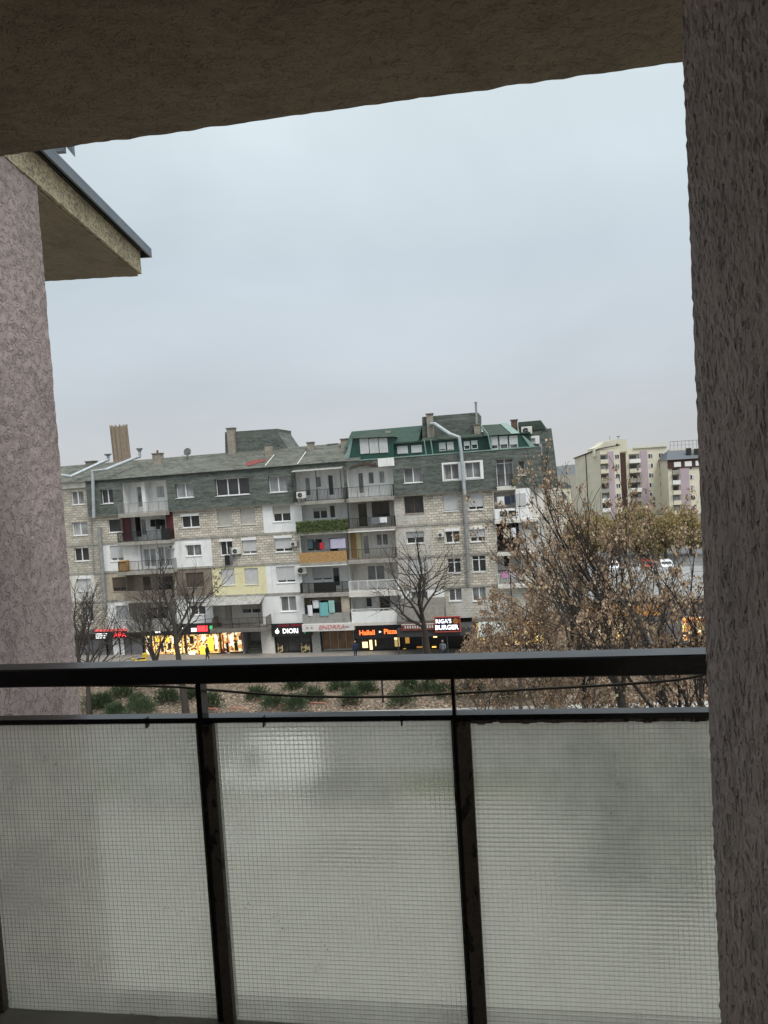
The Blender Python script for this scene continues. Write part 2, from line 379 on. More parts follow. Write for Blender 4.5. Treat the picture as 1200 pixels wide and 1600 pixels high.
def window(r, y, n=2, sh=0, pane='pane_cur', fr='frame', shm='shutter', depth=.14, box=False, name='window', tr=False, parent=None, sill=True, hole=True, fw=.07):
    x0, x1, z0, z1 = r; P = parent or BLD
    if hole: HOLES.append((x0, x1, z0, z1, y))
    Y = y+depth; b = MB()
    b.box(x0, x1, Y, Y+.07, z0, z0+fw); b.box(x0, x1, Y, Y+.07, z1-fw, z1)
    b.box(x0, x0+fw, Y, Y+.07, z0+fw, z1-fw); b.box(x1-fw, x1, Y, Y+.07, z0+fw, z1-fw)
    w = (x1-x0-2*fw)/n; zt = z1-fw
    if tr: zt = z1-fw-.35*(1 if z1-z0 > 1.2 else .6); b.box(x0+fw, x1-fw, Y+.002, Y+.068, zt, zt+.06)
    for i in range(1, n): b.box(x0+fw+w*i-.05, x0+fw+w*i+.05, Y-.01, Y+.066, z0+fw, z1-fw)
    o = b.build(name, M[fr], P)
    for i in range(n):
        a, c = x0+fw+w*i+(.05 if i else 0), x0+fw+w*(i+1)-(.05 if i < n-1 else 0)
        q = MB(); q.box(a, c, Y+.03, Y+.045, z0+fw, z1-fw); q.build('pane', M[pane], o)
    if sh > 0:
        zb = z1-(z1-z0)*sh; q = MB(); q.box(x0+.02, x1-.02, Y-.05, Y-.025, zb, z1-.002); q.build('shutter', M[shm], o)
    if box:
        q = MB(); q.box(x0-.03, x1+.03, y-.07, Y-.055, z1-.2, z1+.03); q.build('shutter_box', M[fr], o)
    if sill:
        q = MB(); q.box(x0-.06, x1+.06, y-.06, Y, z0-.05, z0-.004); q.build('sill', M['frame'] if fr == 'frame' else M['concrete'], o)
    return o
W0, WM = 0., YM
def fit(r, lv, pad=.12):      # keep an opening inside its storey
    return (r[0], r[1], max(r[2], LV[lv]+pad), min(r[3], LV[lv+1]-pad))
wins = [  # crop, X0,Y0,X1,Y1, plane, storey, options
 (1, 98, 680, 188, 778, 0, 5, dict(pane='pane_cur')), (1, 105, 903, 218, 1000, 0, 4, dict(pane='pane_net')),
 (5, 120, 165, 225, 262, 0, 3, dict(pane='pane')), (5, 140, 375, 240, 478, 0, 2, dict(sh=1, shm='shutter', box=True)),
 (5, 172, 590, 258, 700, 0, 1, dict(pane='pane_cur')),
 (1, 310, 665, 400, 770, 1, 5, dict(n=2, pane='pane', sh=0)), (1, 362, 880, 462, 978, 0, 4, dict(n=1, pane='pane')),
 (5, 380, 150, 472, 262, 0, 3, dict(sh=.8, n=2)), (5, 395, 378, 495, 480, 0, 2, dict(fr='frame_brown', shm='shutter_brown', sh=.75, pane='pane')),
 (5, 420, 583, 510, 688, 0, 1, dict(sh=1, shm='shutter_grey')),
 (1, 850, 625, 980, 728, 1, 5, dict(n=2, pane='pane_net')), (1, 893, 845, 1022, 943, 0, 4, dict(pane='pane', box=True)),
 (5, 925, 130, 1035, 225, 0, 3, dict(box=True, pane='pane_cur')), (5, 925, 345, 1055, 450, 0, 2, dict(fr='frame_brown', shm='shutter_brown', sh=1)),
 (5, 955, 555, 1065, 650, 0, 1, dict(sh=.3, shm='shutter_beige', pane='pane')),
 (2, 75, 585, 320, 710, 1, 5, dict(n=3, pane='pane')),
 (2, 92, 815, 195, 932, 0, 4, dict(sh=1, shm='shutter_beige')), (2, 257, 803, 360, 920, 0, 4, dict(sh=1, shm='shutter_beige')),
 (6, 110, 105, 200, 220, 0, 3, dict(pane='pane', box=True)), (6, 270, 95, 372, 212, 0, 3, dict(sh=.82, box=True, shm='shutter')),
 (6, 118, 315, 215, 435, 0, 2, dict(sh=1, shm='shutter')), (6, 288, 312, 385, 430, 0, 2, dict(sh=.95, shm='shutter')),
 (2, 458, 570, 592, 688, 1, 5, dict(pane='pane_net')), (2, 490, 785, 618, 900, 0, 4, dict(sh=.5, shm='shutter_beige', pane='pane')),
 (6, 503, 80, 630, 195, 0, 3, dict(sh=.8, box=True, pane='pane')), (6, 518, 300, 650, 418, 0, 2, dict(sh=.85, pane='pane')),
 (6, 545, 515, 660, 625, 0, 1, dict(pane='pane_cur')),
 (3, 462, 510, 598, 620, 1, 5, dict(pane='pane_cur')), (3, 470, 715, 608, 840, 0, 4, dict(fr='frame_brown', pane='pane', sh=0)),
 (7, 485, 50, 612, 135, 0, 3, dict(sh=.5, shm='shutter_grey', pane='pane')), (7, 500, 245, 630, 350, 0, 2, dict(sh=1)),
 (7, 515, 480, 640, 575, 0, 1, dict(pane='pane_cur')),
 (3, 755, 485, 862, 598, 1, 5, dict(pane='pane_cur')), (3, 908, 472, 1018, 585, 1, 5, dict(pane='pane_cur')),
 (3, 748, 705, 858, 825, 0, 4, dict(sh=.93)), (3, 928, 693, 1040, 815, 0, 4, dict(sh=.82, pane='pane')),
 (7, 765, 30, 870, 130, 0, 3, dict(pane='pane', box=True)), (7, 943, 15, 1052, 122, 0, 3, dict(sh=.7, box=True, pane='pane')),
 (7, 780, 240, 880, 348, 0, 2, dict(pane='pane', tr=True)), (7, 958, 220, 1060, 340, 0, 2, dict(pane='pane', tr=True)),
 (7, 790, 460, 885, 550, 0, 1, dict(pane='pane_cur')), (7, 960, 445, 1060, 550, 0, 1, dict(pane='pane_cur')),
 (4, 230, 332, 268, 408, 1, 5, dict(n=1, pane='pane_cur')), (8, 240, 150, 280, 220, 0, 2, dict(n=1, pane='pane_net')),
]
for k, X0, Y0, X1, Y1, pl, lv, opt in wins:
    y = YM if pl else 0.
    window(fit(rect(k, X0, Y0, X1, Y1, y), lv), y, depth=.3 if pl else .14, **opt)
# ---- loggias: (crop,X0,Y0,X1,Y1, storey, plane, back wall material)
LOG = []
def loggia(k, X0, X1, Yc, lv, pl, back, depth=1.3, top=.12, ztop=None, zbot=None):
    y = YM if pl else 0.
    xa, _ = cc(k, X0, Yc, y); xb, _ = cc(k, X1, Yc, y)
    z0, z1 = LV[lv]+(.02 if zbot is None else zbot), LV[lv+1]-top if ztop is None else ztop
    HOLES.append((xa, xb, z0, z1, y)); L = dict(x0=xa, x1=xb, z0=z0, z1=z1, y=y+depth, front=y, back=back, holes=[]); LOG.append(L); return L
def lwin(L, k, X0, Y0, X1, Y1, **o):
    r = rect(k, X0, Y0, X1, Y1, L['y']); r = (max(r[0], L['x0']+.1), min(r[1], L['x1']-.1), max(r[2], L['z0']+.05), min(r[3], L['z1']-.08))
    L['holes'].append(r); window(r, L['y'], hole=False, depth=.06, sill=False, **o)
def finish_loggia(L):
    x0, x1, z0, z1, y, f, m = L['x0'], L['x1'], L['z0'], L['z1'], L['y'], L['front'], L['back']
    w = wall_holes('loggia_wall', M[m], x0, x1, z0, z1, L['holes'], y, .15)
    b = MB(); b.quad((x0, f, z0), (x0, y, z0), (x0, y, z1), (x0, f, z1)); b.quad((x1, f, z0), (x1, f, z1), (x1, y, z1), (x1, y, z0))
    b.quad((x0, f, z1), (x0, y, z1), (x1, y, z1), (x1, f, z1)); b.build('loggia_side', M[m], w)
    b = MB(); b.quad((x0, f, z0), (x1, f, z0), (x1, y, z0), (x0, y, z0)); b.build('loggia_floor', M['concrete'], w)
def slab(x0, x1, z1, th, out, plane, m='concrete', name='balcony'):
    b = MB(); b.bbox(x0, x1, plane-out, plane+.02, z1-th, z1, .015); return b.build(name, M[m], BLD)
def railing(parent, x0, x1, z0, h, y, m='iron', sp=.13, sides=.0, r=.011, rail=.022):
    b = MB(); b.box(x0, x1, y-rail, y+rail, z0+h-.04, z0+h); b.box(x0, x1, y-.015, y+.015, z0+.08, z0+.11)
    n = max(2, int((x1-x0)/sp))
    for i in range(n+1):
        x = x0+(x1-x0)*i/n; rr = r*2.2 if i % 8 == 0 else r; b.box(x-rr, x+rr, y-rr, y+rr, z0, z0+h-.04)
    if sides:
        for x in (x0, x1):
            b.box(x-rail, x+rail, y+rail, y+sides, z0+h-.04, z0+h)
            k = int(sides/sp)
            for i in range(1, k+1): b.box(x-r, x+r, y+sides*i/k-r, y+sides*i/k+r, z0, z0+h-.04)
    return b.build('railing', M[m], parent)
def panel(parent, x0, x1, z0, h, y, m, name='parapet', th=.07):
    b = MB(); b.bbox(x0, x1, y, y+th, z0, z0+h, .01); return b.build(name, M[m], parent)
# column C
L = loggia(1, 462, 790, 700, 5, 1, 'white', 1.5, ztop=LV[6]-.45)
lwin(L, 1, 572, 645, 622, 797, n=1, pane='pane_cur'); lwin(L, 1, 710, 640, 770, 730, n=1, pane='pane_net')
x0, x1 = L['x0'], L['x1']; s = slab(x0-.15, x1+.05, L['z0'], .38, .7, YM); railing(s, x0-.1, x1, L['z0'], 1.0, YM-.65, 'frame_grey', sides=.6)
b = MB(); b.box(x0, x0+.5, YM+.002, YM+.4, L['z0'], L['z1']); 
b = MB(); xc, _ = cc(1, 635, 700, YM+1); b.box(xc-.18, xc+.2, YM+.55, YM+1.5, L['z0'], L['z1']); b.build('divider', M['white'], s)
L = loggia(1, 452, 832, 900, 4, 0, 'white', 1.3)
lwin(L, 1, 560, 860, 600, 1010, n=1, pane='pane', fr='frame_brown'); lwin(L, 1, 600, 880, 640, 1000, n=1, pane='pane_net'); lwin(L, 1, 700, 880, 780, 960, n=2, pane='pane')
s = slab(L['x0']-.05, L['x1']+.05, L['z0'], .3, .75, 0); railing(s, L['x0'], L['x1'], L['z0'], 1.0, -.7, sides=.65)
b = MB(); xa, _ = cc(1, 782, 900); b.box(xa, L['x1']+.04, -.012, .5, L['z0']+.0, L['z1']+.1); b.build('maroon_panel', M['maroon'], s)
b = MB(); b.box(L['x0']-.02, L['x0']+.9, .25, .35, L['z0'], L['z1']); b.build('maroon_panel', M['maroon'], s)
b = MB(); b.box(L['x1']-.95, L['x1'], -.76, -.735, L['z0']+.05, L['z0']+1.15); b.build('balcony_screen', M['black'], s)
L = loggia(5, 600, 838, 240, 3, 0, 'white', .35)
lwin(L, 5, 617, 170, 712, 305, n=2, pane='pane_net'); lwin(L, 5, 722, 155, 822, 300, n=2, pane='pane_net')
s = slab(cc(5, 478, 300)[0], cc(5, 865, 300)[0], LV[3]+.03, .32, 1.1, 0); railing(s, cc(5, 482, 300)[0], cc(5, 860, 300)[0], LV[3]+.05, 1.0, -1.05, sides=1.0)
b = MB(); xa, xb = cc(5, 482, 300)[0], cc(5, 525, 300)[0]; b.bbox(xa, xb+.1, -1.0, -.3, LV[3]+.05, LV[3]+1.15, .02); tag_o = b.build('balcony_cupboard', M['reed'], s)
L = loggia(5, 497, 838, 430, 2, 0, 'beige', 1.2)
lwin(L, 5, 620, 372, 675, 525, n=1, pane='pane', fr='frame_brown', sh=.95, shm='shutter_brown'); lwin(L, 5, 728, 372, 832, 480, n=2, pane='pane', fr='frame_brown', sh=.5, shm='shutter_brown')
s = slab(L['x0']-.05, L['x1']+.05, L['z0'], .25, .6, 0); panel(s, L['x0'], L['x1'], L['z0'], .95, -.6, 'brownwall')
L = loggia(5, 515, 855, 620, 1, 0, 'offwhite', 1.2); lwin(L, 5, 640, 590, 800, 680, n=2, pane='pane')
s = slab(L['x0']-.05, L['x1']+.05, L['z0'], .25, .6, 0); panel(s, L['x0'], L['x1'], L['z0'], .9, -.6, 'greywall')
# column E first floor balcony
L = loggia(6, 60, 415, 620, 1, 0, 'offwhite', 1.0, ztop=LV[2]-.35)
lwin(L, 6, 145, 570, 195, 700, n=1, pane='pane_cur', sh=1, shm='shutter_beige'); lwin(L, 6, 265, 560, 405, 640, n=2, pane='pane', sh=.6, shm='shutter_beige')
s = slab(cc(6, 45, 730, -1.2)[0], cc(6, 455, 740, -1.2)[0], LV[1]-.02, .35, 1.5, 0, 'concrete_dark'); railing(s, cc(6, 62, 700, -1.2)[0], cc(6, 450, 700, -1.2)[0], LV[1], 1.0, -1.42, 'rustiron', sides=1.35, sp=.11)
b = MB(); xa, xb = L['x0']-.4, L['x1']+.35
n = 46
for i in range(n):
    a, c = xa+(xb-xa)*i/n, xa+(xb-xa)*(i+1)/n; za = .02*(i % 2); zc = .02*((i+1) % 2)
    b.add([(a, 0-.02, LV[2]-.08+za), (c, -.02, LV[2]-.08+zc), (c, -1.5, LV[2]-.62+zc), (a, -1.5, LV[2]-.62+za), (a, -.02, LV[2]-.1+za), (c, -.02, LV[2]-.1+zc), (c, -1.5, LV[2]-.64+zc), (a, -1.5, LV[2]-.64+za)], [(0, 1, 2, 3), (7, 6, 5, 4), (3, 2, 6, 7)])
aw = b.build('awning', M['sheet'], BLD)
for q in (0.03, .5, .97): b = MB(); b.box(xa+(xb-xa)*q-.03, xa+(xb-xa)*q+.03, -1.44, -1.38, LV[1]+.02, LV[2]-.6); b.build('awning_post', M['iron'], aw)
# column H
def xr(k, X0, X1, Y, y=0.): return cc(k, X0, Y, y)[0], cc(k, X1, Y, y)[0]
L = loggia(2, 658, 1005, 640, 5, 1, 'white', 1.3, ztop=LV[6]-.62)
lwin(L, 2, 722, 580, 762, 715, n=1, pane='pane_cur'); lwin(L, 2, 800, 572, 840, 655, n=1, pane='pane_cur'); lwin(L, 2, 888, 560, 930, 712, n=1, pane='pane')
s = slab(L['x0'], L['x1']+.05, L['z0'], .3, .7, YM); railing(s, L['x0'], L['x1'], L['z0'], 1.05, YM-.66, sides=.6)
b = MB(); n = 40; xa, xb = L['x0']-.15, L['x1']+.05
for i in range(n):
    a, c = xa+(xb-xa)*i/n, xa+(xb-xa)*(i+1)/n; za = .05*(i % 2); zc = .05*((i+1) % 2); zz = LV[6]-.62
    b.add([(a, YM-.01, zz+.15+za), (c, YM-.01, zz+.15+zc), (c, YM-.95, zz-.02+zc), (a, YM-.95, zz-.02+za)], [(0, 1, 2, 3)])
    b.add([(a, YM-.01, zz+.14+za), (c, YM-.01, zz+.14+zc), (c, YM-.95, zz-.03+zc), (a, YM-.95, zz-.03+za)], [(3, 2, 1, 0)])
aw = b.build('awning', M['sheet'], BLD)
for x in (xa+.1, (xa+xb)/2, xb-.1): b = MB(); b.box(x-.03, x+.03, YM-.9, YM-.84, L['z0'], zz); b.build('awning_post', M['iron'], aw)
L = loggia(2, 700, 1035, 820, 4, 0, 'white', 1.1, zbot=.0)
lwin(L, 2, 778, 800, 885, 880, n=2, pane='pane', sh=.3); lwin(L, 2, 898, 780, 942, 875, n=1, pane='pane')
s = slab(L['x0']-.35, L['x1'], L['z0'], .3, .8, 0)
ivy_x = (L['x0']-.4, L['x1']); ivy_z = L['z0']
b = MB(); b.box(ivy_x[0], ivy_x[1], -.78, -.72, L['z0'], L['z0']+.95); b.build('parapet', M['ivy'], s)
b = MB()
for i in range(2600):
    x = random.uniform(ivy_x[0]-.05, ivy_x[1]+.05); z = L['z0']+random.uniform(-.12, 1.05); y = -.8+random.gauss(0, .05); q = random.uniform(.03, .07)
    a = Vector((random.gauss(0, 1), random.gauss(0, 1), random.gauss(0, 1))).normalized()*q; c = a.orthogonal().normalized()*q; p = Vector((x, y, z))
    b.quad(p-a, p-c, p+a, p+c)
ivy = b.build('ivy_leaves', M['ivy'], s, stuff=True)
L = loggia(6, 692, 1035, 140, 3, 0, 'white', 1.2); lwin(L, 6, 735, 100, 850, 190, n=2, pane='pane'); lwin(L, 6, 900, 95, 960, 190, n=1, pane='pane', fr='frame_brown')
s = slab(L['x0']-.05, L['x1'], L['z0'], .3, .75, 0)
b = MB(); 
for i in range(46):
    a = L['x0']-.03+(L['x1']-L['x0'])*i/46; w = (L['x1']-L['x0'])/46
    b.box(a, a+w*.9, -.76+random.uniform(0, .015), -.74+.02, L['z0']-.05, L['z0']+.93+random.uniform(-.03, .05))
b.build('reed_screen', M['reed'], s)
HL3 = L
L = loggia(6, 700, 1045, 360, 2, 0, 'white', 1.2, ztop=LV[3]-.35)
lwin(L, 6, 775, 305, 918, 400, n=2, sh=.85, pane='pane'); lwin(L, 6, 925, 308, 972, 440, n=1, pane='pane', fr='frame_grey')
s = slab(L['x0']-.05, L['x1'], L['z0'], .38, .75, 0); railing(s, L['x0'], L['x1'], L['z0'], 1.0, -.7, sp=.1, sides=.65, r=.016)
b = MB(); b.box(L['x0']+1.3, L['x1']-1.2, -.68, -.66, L['z0']+.1, L['z0']+.95); b.build('balcony_screen', M['black'], s)
b = MB(); b.bbox(L['x0']-.1, L['x1'], -.8, .0, LV[3]-.37, LV[3]-.3, .01); b.build('rolled_awning', M['frame'], BLD)
L = loggia(6, 718, 1055, 590, 1, 0, 'beige', 1.2, ztop=LV[2]-.4); lwin(L, 6, 760, 540, 900, 640, n=2, pane='pane')
s = slab(L['x0']-.05, L['x1'], L['z0'], .3, .75, 0); panel(s, L['x0']-.02, L['x1'], L['z0'], .98, -.74, 'greywall')
xa, xb = xr(6, 988, 1048, 580, -.4); b = MB(); b.box(xa, xb, -.55, -.5, L['z0']+.98, L['z1']); b.build('balcony_screen', M['beige'], s)
HL1 = L
# column I
L = loggia(3, 55, 390, 600, 5, 1, 'white', 1.3, ztop=LV[6]-.75)
lwin(L, 3, 135, 545, 178, 700, n=1, pane='pane_cur'); lwin(L, 3, 208, 540, 252, 630, n=1, pane='pane_cur'); lwin(L, 3, 285, 532, 330, 625, n=1, pane='pane_net')
s = slab(L['x0'], L['x1'], L['z0'], .35, .7, YM); railing(s, L['x0'], L['x1'], L['z0'], 1.05, YM-.66, sides=.6)
xa, xb = xr(3, 280, 397, 470, YM); b = MB(); b.box(xa, xb, YM-.06, YM-.01, LV[6]-.72, LV[6]+.02); b.build('patch_panel', M['white'], BLD)
xa, xb = xr(3, 75, 278, 470, YM)
b = MB()
for i in range(14):
    a = xa+(xb-xa)*i/14; w = (xb-xa)/14; z = LV[6]-.75+.28*math.sin(i/14*math.pi)+random.uniform(-.05, .08); b.box(a, a+w*.97, YM-.05+random.uniform(-.02, .02), YM-.01, z, z+random.uniform(.15, .3))
b.build('broken_fascia', M['rustiron'], BLD)
L = loggia(3, 62, 400, 850, 4, 0, 'brick_pale', 1.2); lwin(L, 3, 140, 770, 202, 935, n=1, pane='pane', fr='frame_brown'); lwin(L, 3, 235, 755, 362, 865, n=2, pane='pane', fr='frame_brown')
s = slab(L['x0']-.05, L['x1']+.1, L['z0'], .32, .75, 0); railing(s, L['x0'], L['x1']+.05, L['z0'], 1.0, -.7, sides=.65)
L = loggia(7, 65, 412, 160, 3, 0, 'offwhite', 1.2, top=.2)
lwin(L, 7, 170, 72, 218, 215, n=1, pane='pane_net'); lwin(L, 7, 265, 62, 355, 150, n=2, pane='pane_cur')
b = MB(); xa, xb = xr(7, 72, 122, 160, .9); b.box(xa, xb, .9, .96, L['z0'], L['z1']-.3); b.build('wardrobe_door', M['reed'], BLD)
b = MB(); xa, xb = xr(7, 124, 160, 160, 1.0); b.box(xa, xb, 1.0, 1.06, L['z0'], L['z1']-.2); b.build('wardrobe_door', M['yellow'], BLD)
s = slab(L['x0']-.05, L['x1']+.1, L['z0'], .35, .75, 0); railing(s, L['x0'], L['x1'], L['z0'], 1.0, -.7, 'rustiron', sides=.65)
b = MB(); b.bbox(L['x0']-.1, L['x1']+.1, -.78, 0, LV[4]-.28, LV[4]-.2, .01); b.build('rolled_awning', M['frame'], BLD)
L = loggia(7, 80, 428, 380, 2, 0, 'offwhite', 1.2); lwin(L, 7, 200, 290, 330, 400, n=2, pane='pane_cur')
s = slab(L['x0']-.05, L['x1']+.1, L['z0'], .5, .75, 0, 'offwhite'); railing(s, L['x0'], L['x1'], L['z0'], 1.0, -.7, 'frame', sides=.65, sp=.11)
L = loggia(7, 98, 450, 590, 1, 0, 'white', 1.2, top=.3); lwin(L, 7, 190, 520, 238, 595, n=1, pane='pane'); lwin(L, 7, 290, 510, 370, 620, n=1, pane='pane', fr='reed')
s = slab(L['x0']-.05, L['x1']+.1, L['z0'], .3, .75, 0, 'offwhite'); panel(s, L['x0'], L['x1'], L['z0'], 1.0, -.74, 'white'); railing(s, L['x0'], L['x1'], L['z0']+1.0, .25, -.7, 'frame', sp=.5)
# column L
xa, xb = xr(4, 118, 208, 400, YM); _, zt = cc(4, 165, 322, YM); zb = LV[5]+.15
window((xa, xb, zb, zt), YM, n=2, pane='pane_cur', tr=True, depth=.45, name='french_window')
s = slab(xa, xb+.1, zb, .3, .3, YM, 'offwhite'); railing(s, xa, xb, zb, 1.05, YM-.27)
b = MB()
for i in range(700):
    p = Vector((random.uniform(xa+1.3, xb), YM-.2+random.gauss(0, .08), zb+random.random()*.55)); a = Vector((random.gauss(0, 1), random.gauss(0, 1), random.gauss(0, 1))).normalized()*.06; c = a.orthogonal().normalized()*.05; b.quad(p-a, p-c, p+a, p+c)
PLB = b
L = loggia(4, 108, 215, 560, 4, 0, 'offwhite', 1.0, top=.3); 
s = slab(L['x0']-.05, L['x1']+2.0, L['z0'], .3, .5, 0, 'offwhite'); panel(s, L['x0'], L['x1'], L['z0'], 1.0, -.45, 'white')
for q in (.22, .65):
    xx = L['x0']+(L['x1']-L['x0'])*q; window((xx, xx+.75, L['z0']+.25, L['z0']+.85), -.52, n=1, pane='pane', depth=.01, hole=False, sill=False, fw=.05)
LL4 = L
xa, xb = xr(4, 222, 300, 560, -.3); zb = LV[4]; b = MB(); b.bbox(xa, xb, -.35, .0, zb, LV[5]-.1, .01); pnl = b.build('white_box_bay', M['white'], BLD)
xa, xb = xr(4, 228, 275, 560, -.3); window((xa, xb, zb+1.0, zb+2.3), -.36, n=2, sh=.85, depth=-.02, hole=False, sill=False)
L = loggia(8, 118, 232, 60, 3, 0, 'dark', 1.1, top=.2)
s = slab(L['x0']-.05, L['x1']+1.2, L['z0'], .3, .6, 0, 'offwhite'); railing(s, L['x0'], L['x1'], L['z0'], 1.0, -.55, 'rustiron', sides=.5)
LL3 = L
L = loggia(8, 120, 232, 190, 2, 0, 'offwhite', 1.1, top=.2); lwin(L, 8, 150, 148, 185, 215, n=1, pane='pane')
s = slab(L['x0']-.05, L['x1']+1.2, L['z0'], .3, .6, 0, 'offwhite'); railing(s, L['x0'], L['x1'], L['z0'], 1.0, -.55, 'frame', sides=.5)
LL2 = L
# wall panels
def X(k, X_, Y_, y=0.): return cc(k, X_, Y_, y)[0]
xS = X(1, 232, 800); xE = X(9, 745, 800)
def panels(lv, z0, z1, y, spec, left=-27.):
    x = left
    for xe, m in spec:
        wall_holes('wall', M[m], x, xe, z0, z1, [h[:4] for h in HOLES if abs(h[4]-y) < .01], y, .25); x = xe
xC0, xC1 = X(5, 475, 240), X(5, 838, 240)
panels(4, LV[4]+.0, LV[5], 0, [(xS, 'brick_grey'), (X(2, 420, 880), 'brick'), (X(2, 665, 880), 'white'), (X(3, 62, 850), 'white'), (X(3, 620, 800), 'brick_pale'), (X(3, 1110, 800), 'brick'), (xE, 'offwhite')])
panels(3, LV[3], LV[4], 0, [(X(5, 328, 240), 'brick_grey'), (xC0, 'white'), (X(5, 1113, 210), 'white'), (X(6, 688, 190), 'brick'), (X(7, 62, 150), 'white'), (X(7, 680, 150), 'brick_pale'), (X(7, 1125, 100), 'brick'), (xE, 'brick_pale')])
panels(2, LV[2], LV[3], 0, [(X(5, 95, 450), 'brick_grey'), (X(5, 270, 450), 'offwhite'), (X(5, 340, 450), 'brick_grey'), (xC0, 'beige'), (xC1, 'beige'), (X(6, 55, 400), 'brownwall'), (X(6, 445, 400), 'yellow'), (X(7, 80, 380), 'white'), (X(7, 690, 350), 'brick_pale'), (X(7, 1125, 350), 'brick'), (xE, 'brick_pale')])
panels(1, LV[1], LV[2], 0, [(X(5, 360, 640), 'brick_grey'), (X(5, 515, 640), 'white'), (X(5, 860, 640), 'greywall'), (X(6, 700, 600), 'white'), (X(7, 98, 590), 'white'), (X(7, 760, 530), 'white'), (xE, 'brick_pale')])
panels(5, LV[5], LV[6]-.55, 0, [(xS, 'brick_grey')])
wall_holes('cornice', M['offwhite'], -27, xS, LV[6]-.55, LV[6]+.02, [], -.15, .4)
panels(5, LV[5]-.02, LV[6], YM, [(xE, 'shingle')], left=xS)
# yellow render: chipped patches where the block shows through
b = MB(); xa = X(6, 55, 400)
for i in range(16):
    x = xa+.05+abs(random.gauss(0, .35)); z = random.uniform(LV[2]+.3, LV[3]-.2); w, h = random.uniform(.1, .35), random.uniform(.08, .25); b.box(x, x+w, -.012, .0, z, z+h)
b.build('chipped_render', M['brownwall'], BLD)
# ledges between floors
b = MB()
for lv in (2, 3, 4): b.box(-27, xE, -.06, .01, LV[lv]-.1, LV[lv]+.1)
b.build('floor_ledge', M['concrete'], BLD)
b = MB(); b.box(xS, xE, YM+.002, .02, LV[5]-.09, LV[5]-.022); b.build('overhang_soffit', M['concrete_dark'], BLD)
# surround of the twin window
r = rect(3, 742, 470, 1040, 602, YM); a = rect(3, 755, 485, 862, 598, YM); c = rect(3, 908, 472, 1018, 585, YM)
wall_holes('window_surround', M['white'], r[0], r[1], r[2], r[3]+.05, [a, c], YM-.03, .04)
for L in LOG: finish_loggia(L)
# interior mass that closes the block
b = MB(); b.box(-27, xE, 1.75, 9.0, 0, LV[6]-.05); b.build('rear_mass', M['greywall'], BLD)
# ---- roofs
def rz(k, X_, Y_, y): return cc(k, X_, Y_, y)
YR = 4.2
xA0 = X(3, 60, 450, 0)       # attic start
zl = [rz(1, 300, 452, YR), rz(1, 1180, 412, YR), rz(2, 700, 368, YR), rz(2, 1010, 345, YR)]
zr = sum(p[1] for p in zl)/4
b = MB()
def roofslope(b, x0, x1, zg, zrg, yg=YM-.12, yr=YR, yb=9.2):
    b.quad((x0, yg, zg), (x1, yg, zg), (x1, yr, zrg), (x0, yr, zrg)); b.quad((x0, yr, zrg), (x1, yr, zrg), (x1, yb, zg), (x0, yb, zg))
    b.add([(x0, yg, zg), (x0, yr, zrg), (x0, yb, zg)], [(0, 1, 2)]); b.add([(x1, yg, zg), (x1, yb, zg), (x1, yr, zrg)], [(0, 1, 2)])
    b.quad((x0, yg, zg), (x0, yb, zg), (x1, yb, zg), (x1, yg, zg))
roofslope(b, -27, xA0+1.2, LV[6]+.02, zr)
ROOF = b.build('roof', M['shingle_roof'], BLD)
b = MB(); b.box(xS, xA0, YM-.2, YM-.1, LV[6]-.04, LV[6]+.03); b.build('gutter', M['iron'], BLD)
def on_roof(k, X_, Y_):          # point on the front roof slope
    o = FB.inv @ EYEV; d = FB.inv.to_3x3() @ ray(*cpx(k, X_, Y_))
    s = (zr-LV[6]-.02)/(YR-YM+.12); t = (LV[6]+.02+s*(o.y-(YM-.12))-o.z)/(d.z-s*d.y); return o+d*t
b = MB(); pts = [on_roof(2, *q) for q in ((295, 480), (330, 462), (370, 458), (400, 452), (440, 455), (432, 470), (385, 478), (350, 492), (300, 500))]
b.add([p+Vector((0, -.02, .035)) for p in pts], [tuple(range(len(pts)))]); b.build('roof_patch', M['redpatch'], ROOF)
for q0, q1 in (((500, 420), (435, 500)), ((728, 400), (668, 488))):
    p, q = on_roof(2, *q0), on_roof(2, *q1); b = MB(); b.tube([p+Vector((0, 0, .03)), q+Vector((0, 0, .03))], .05, 5); b.build('roof_seam', M['offwhite'], ROOF)
def chimney(k, X0, Y0, X1, Y1, y, m='chim', cap=True, drop=.8, pot=False):
    r = rect(k, X0, Y0, X1, Y1, y); w = r[1]-r[0]; b = MB(); b.bbox(r[0]+.03, r[1]-.03, y, y+w*.85, r[2]-drop, r[3]-.1, .01)
    o = b.build('chimney', M[m], ROOF)
    if cap: b = MB(); b.bbox(r[0]-.04, r[1]+.04, y-.07, y+w*.85+.07, r[3]-.1, r[3], .01); b.build('chimney_cap', M['concrete_dark'], BLD) 
    if pot: b = MB(); xm = (r[0]+r[1])/2; b.lathe([(.09, r[3]), (.11, r[3]+.2), (.07, r[3]+.3)], 10, (xm, y+w*.4, 0)); b.build('chimney_pot', M['redpatch'], BLD)
chimney(1, 680, 405, 740, 455, 2.6, pot=True); chimney(1, 198, 462, 258, 486, 3.6, m='concrete_dark'); chimney(2, 160, 222, 215, 410, 3.6, drop=1.2); chimney(2, 430, 350, 482, 430, 2.3, cap=False)
chimney(2, 735, 325, 783, 395, 3.0); chimney(2, 978, 300, 1030, 375, 2.8); chimney(2, 885, 337, 955, 352, 4.0, m='concrete_dark')
def poly(k, pts, y): return [cc(k, a, c, y) for a, c in pts]
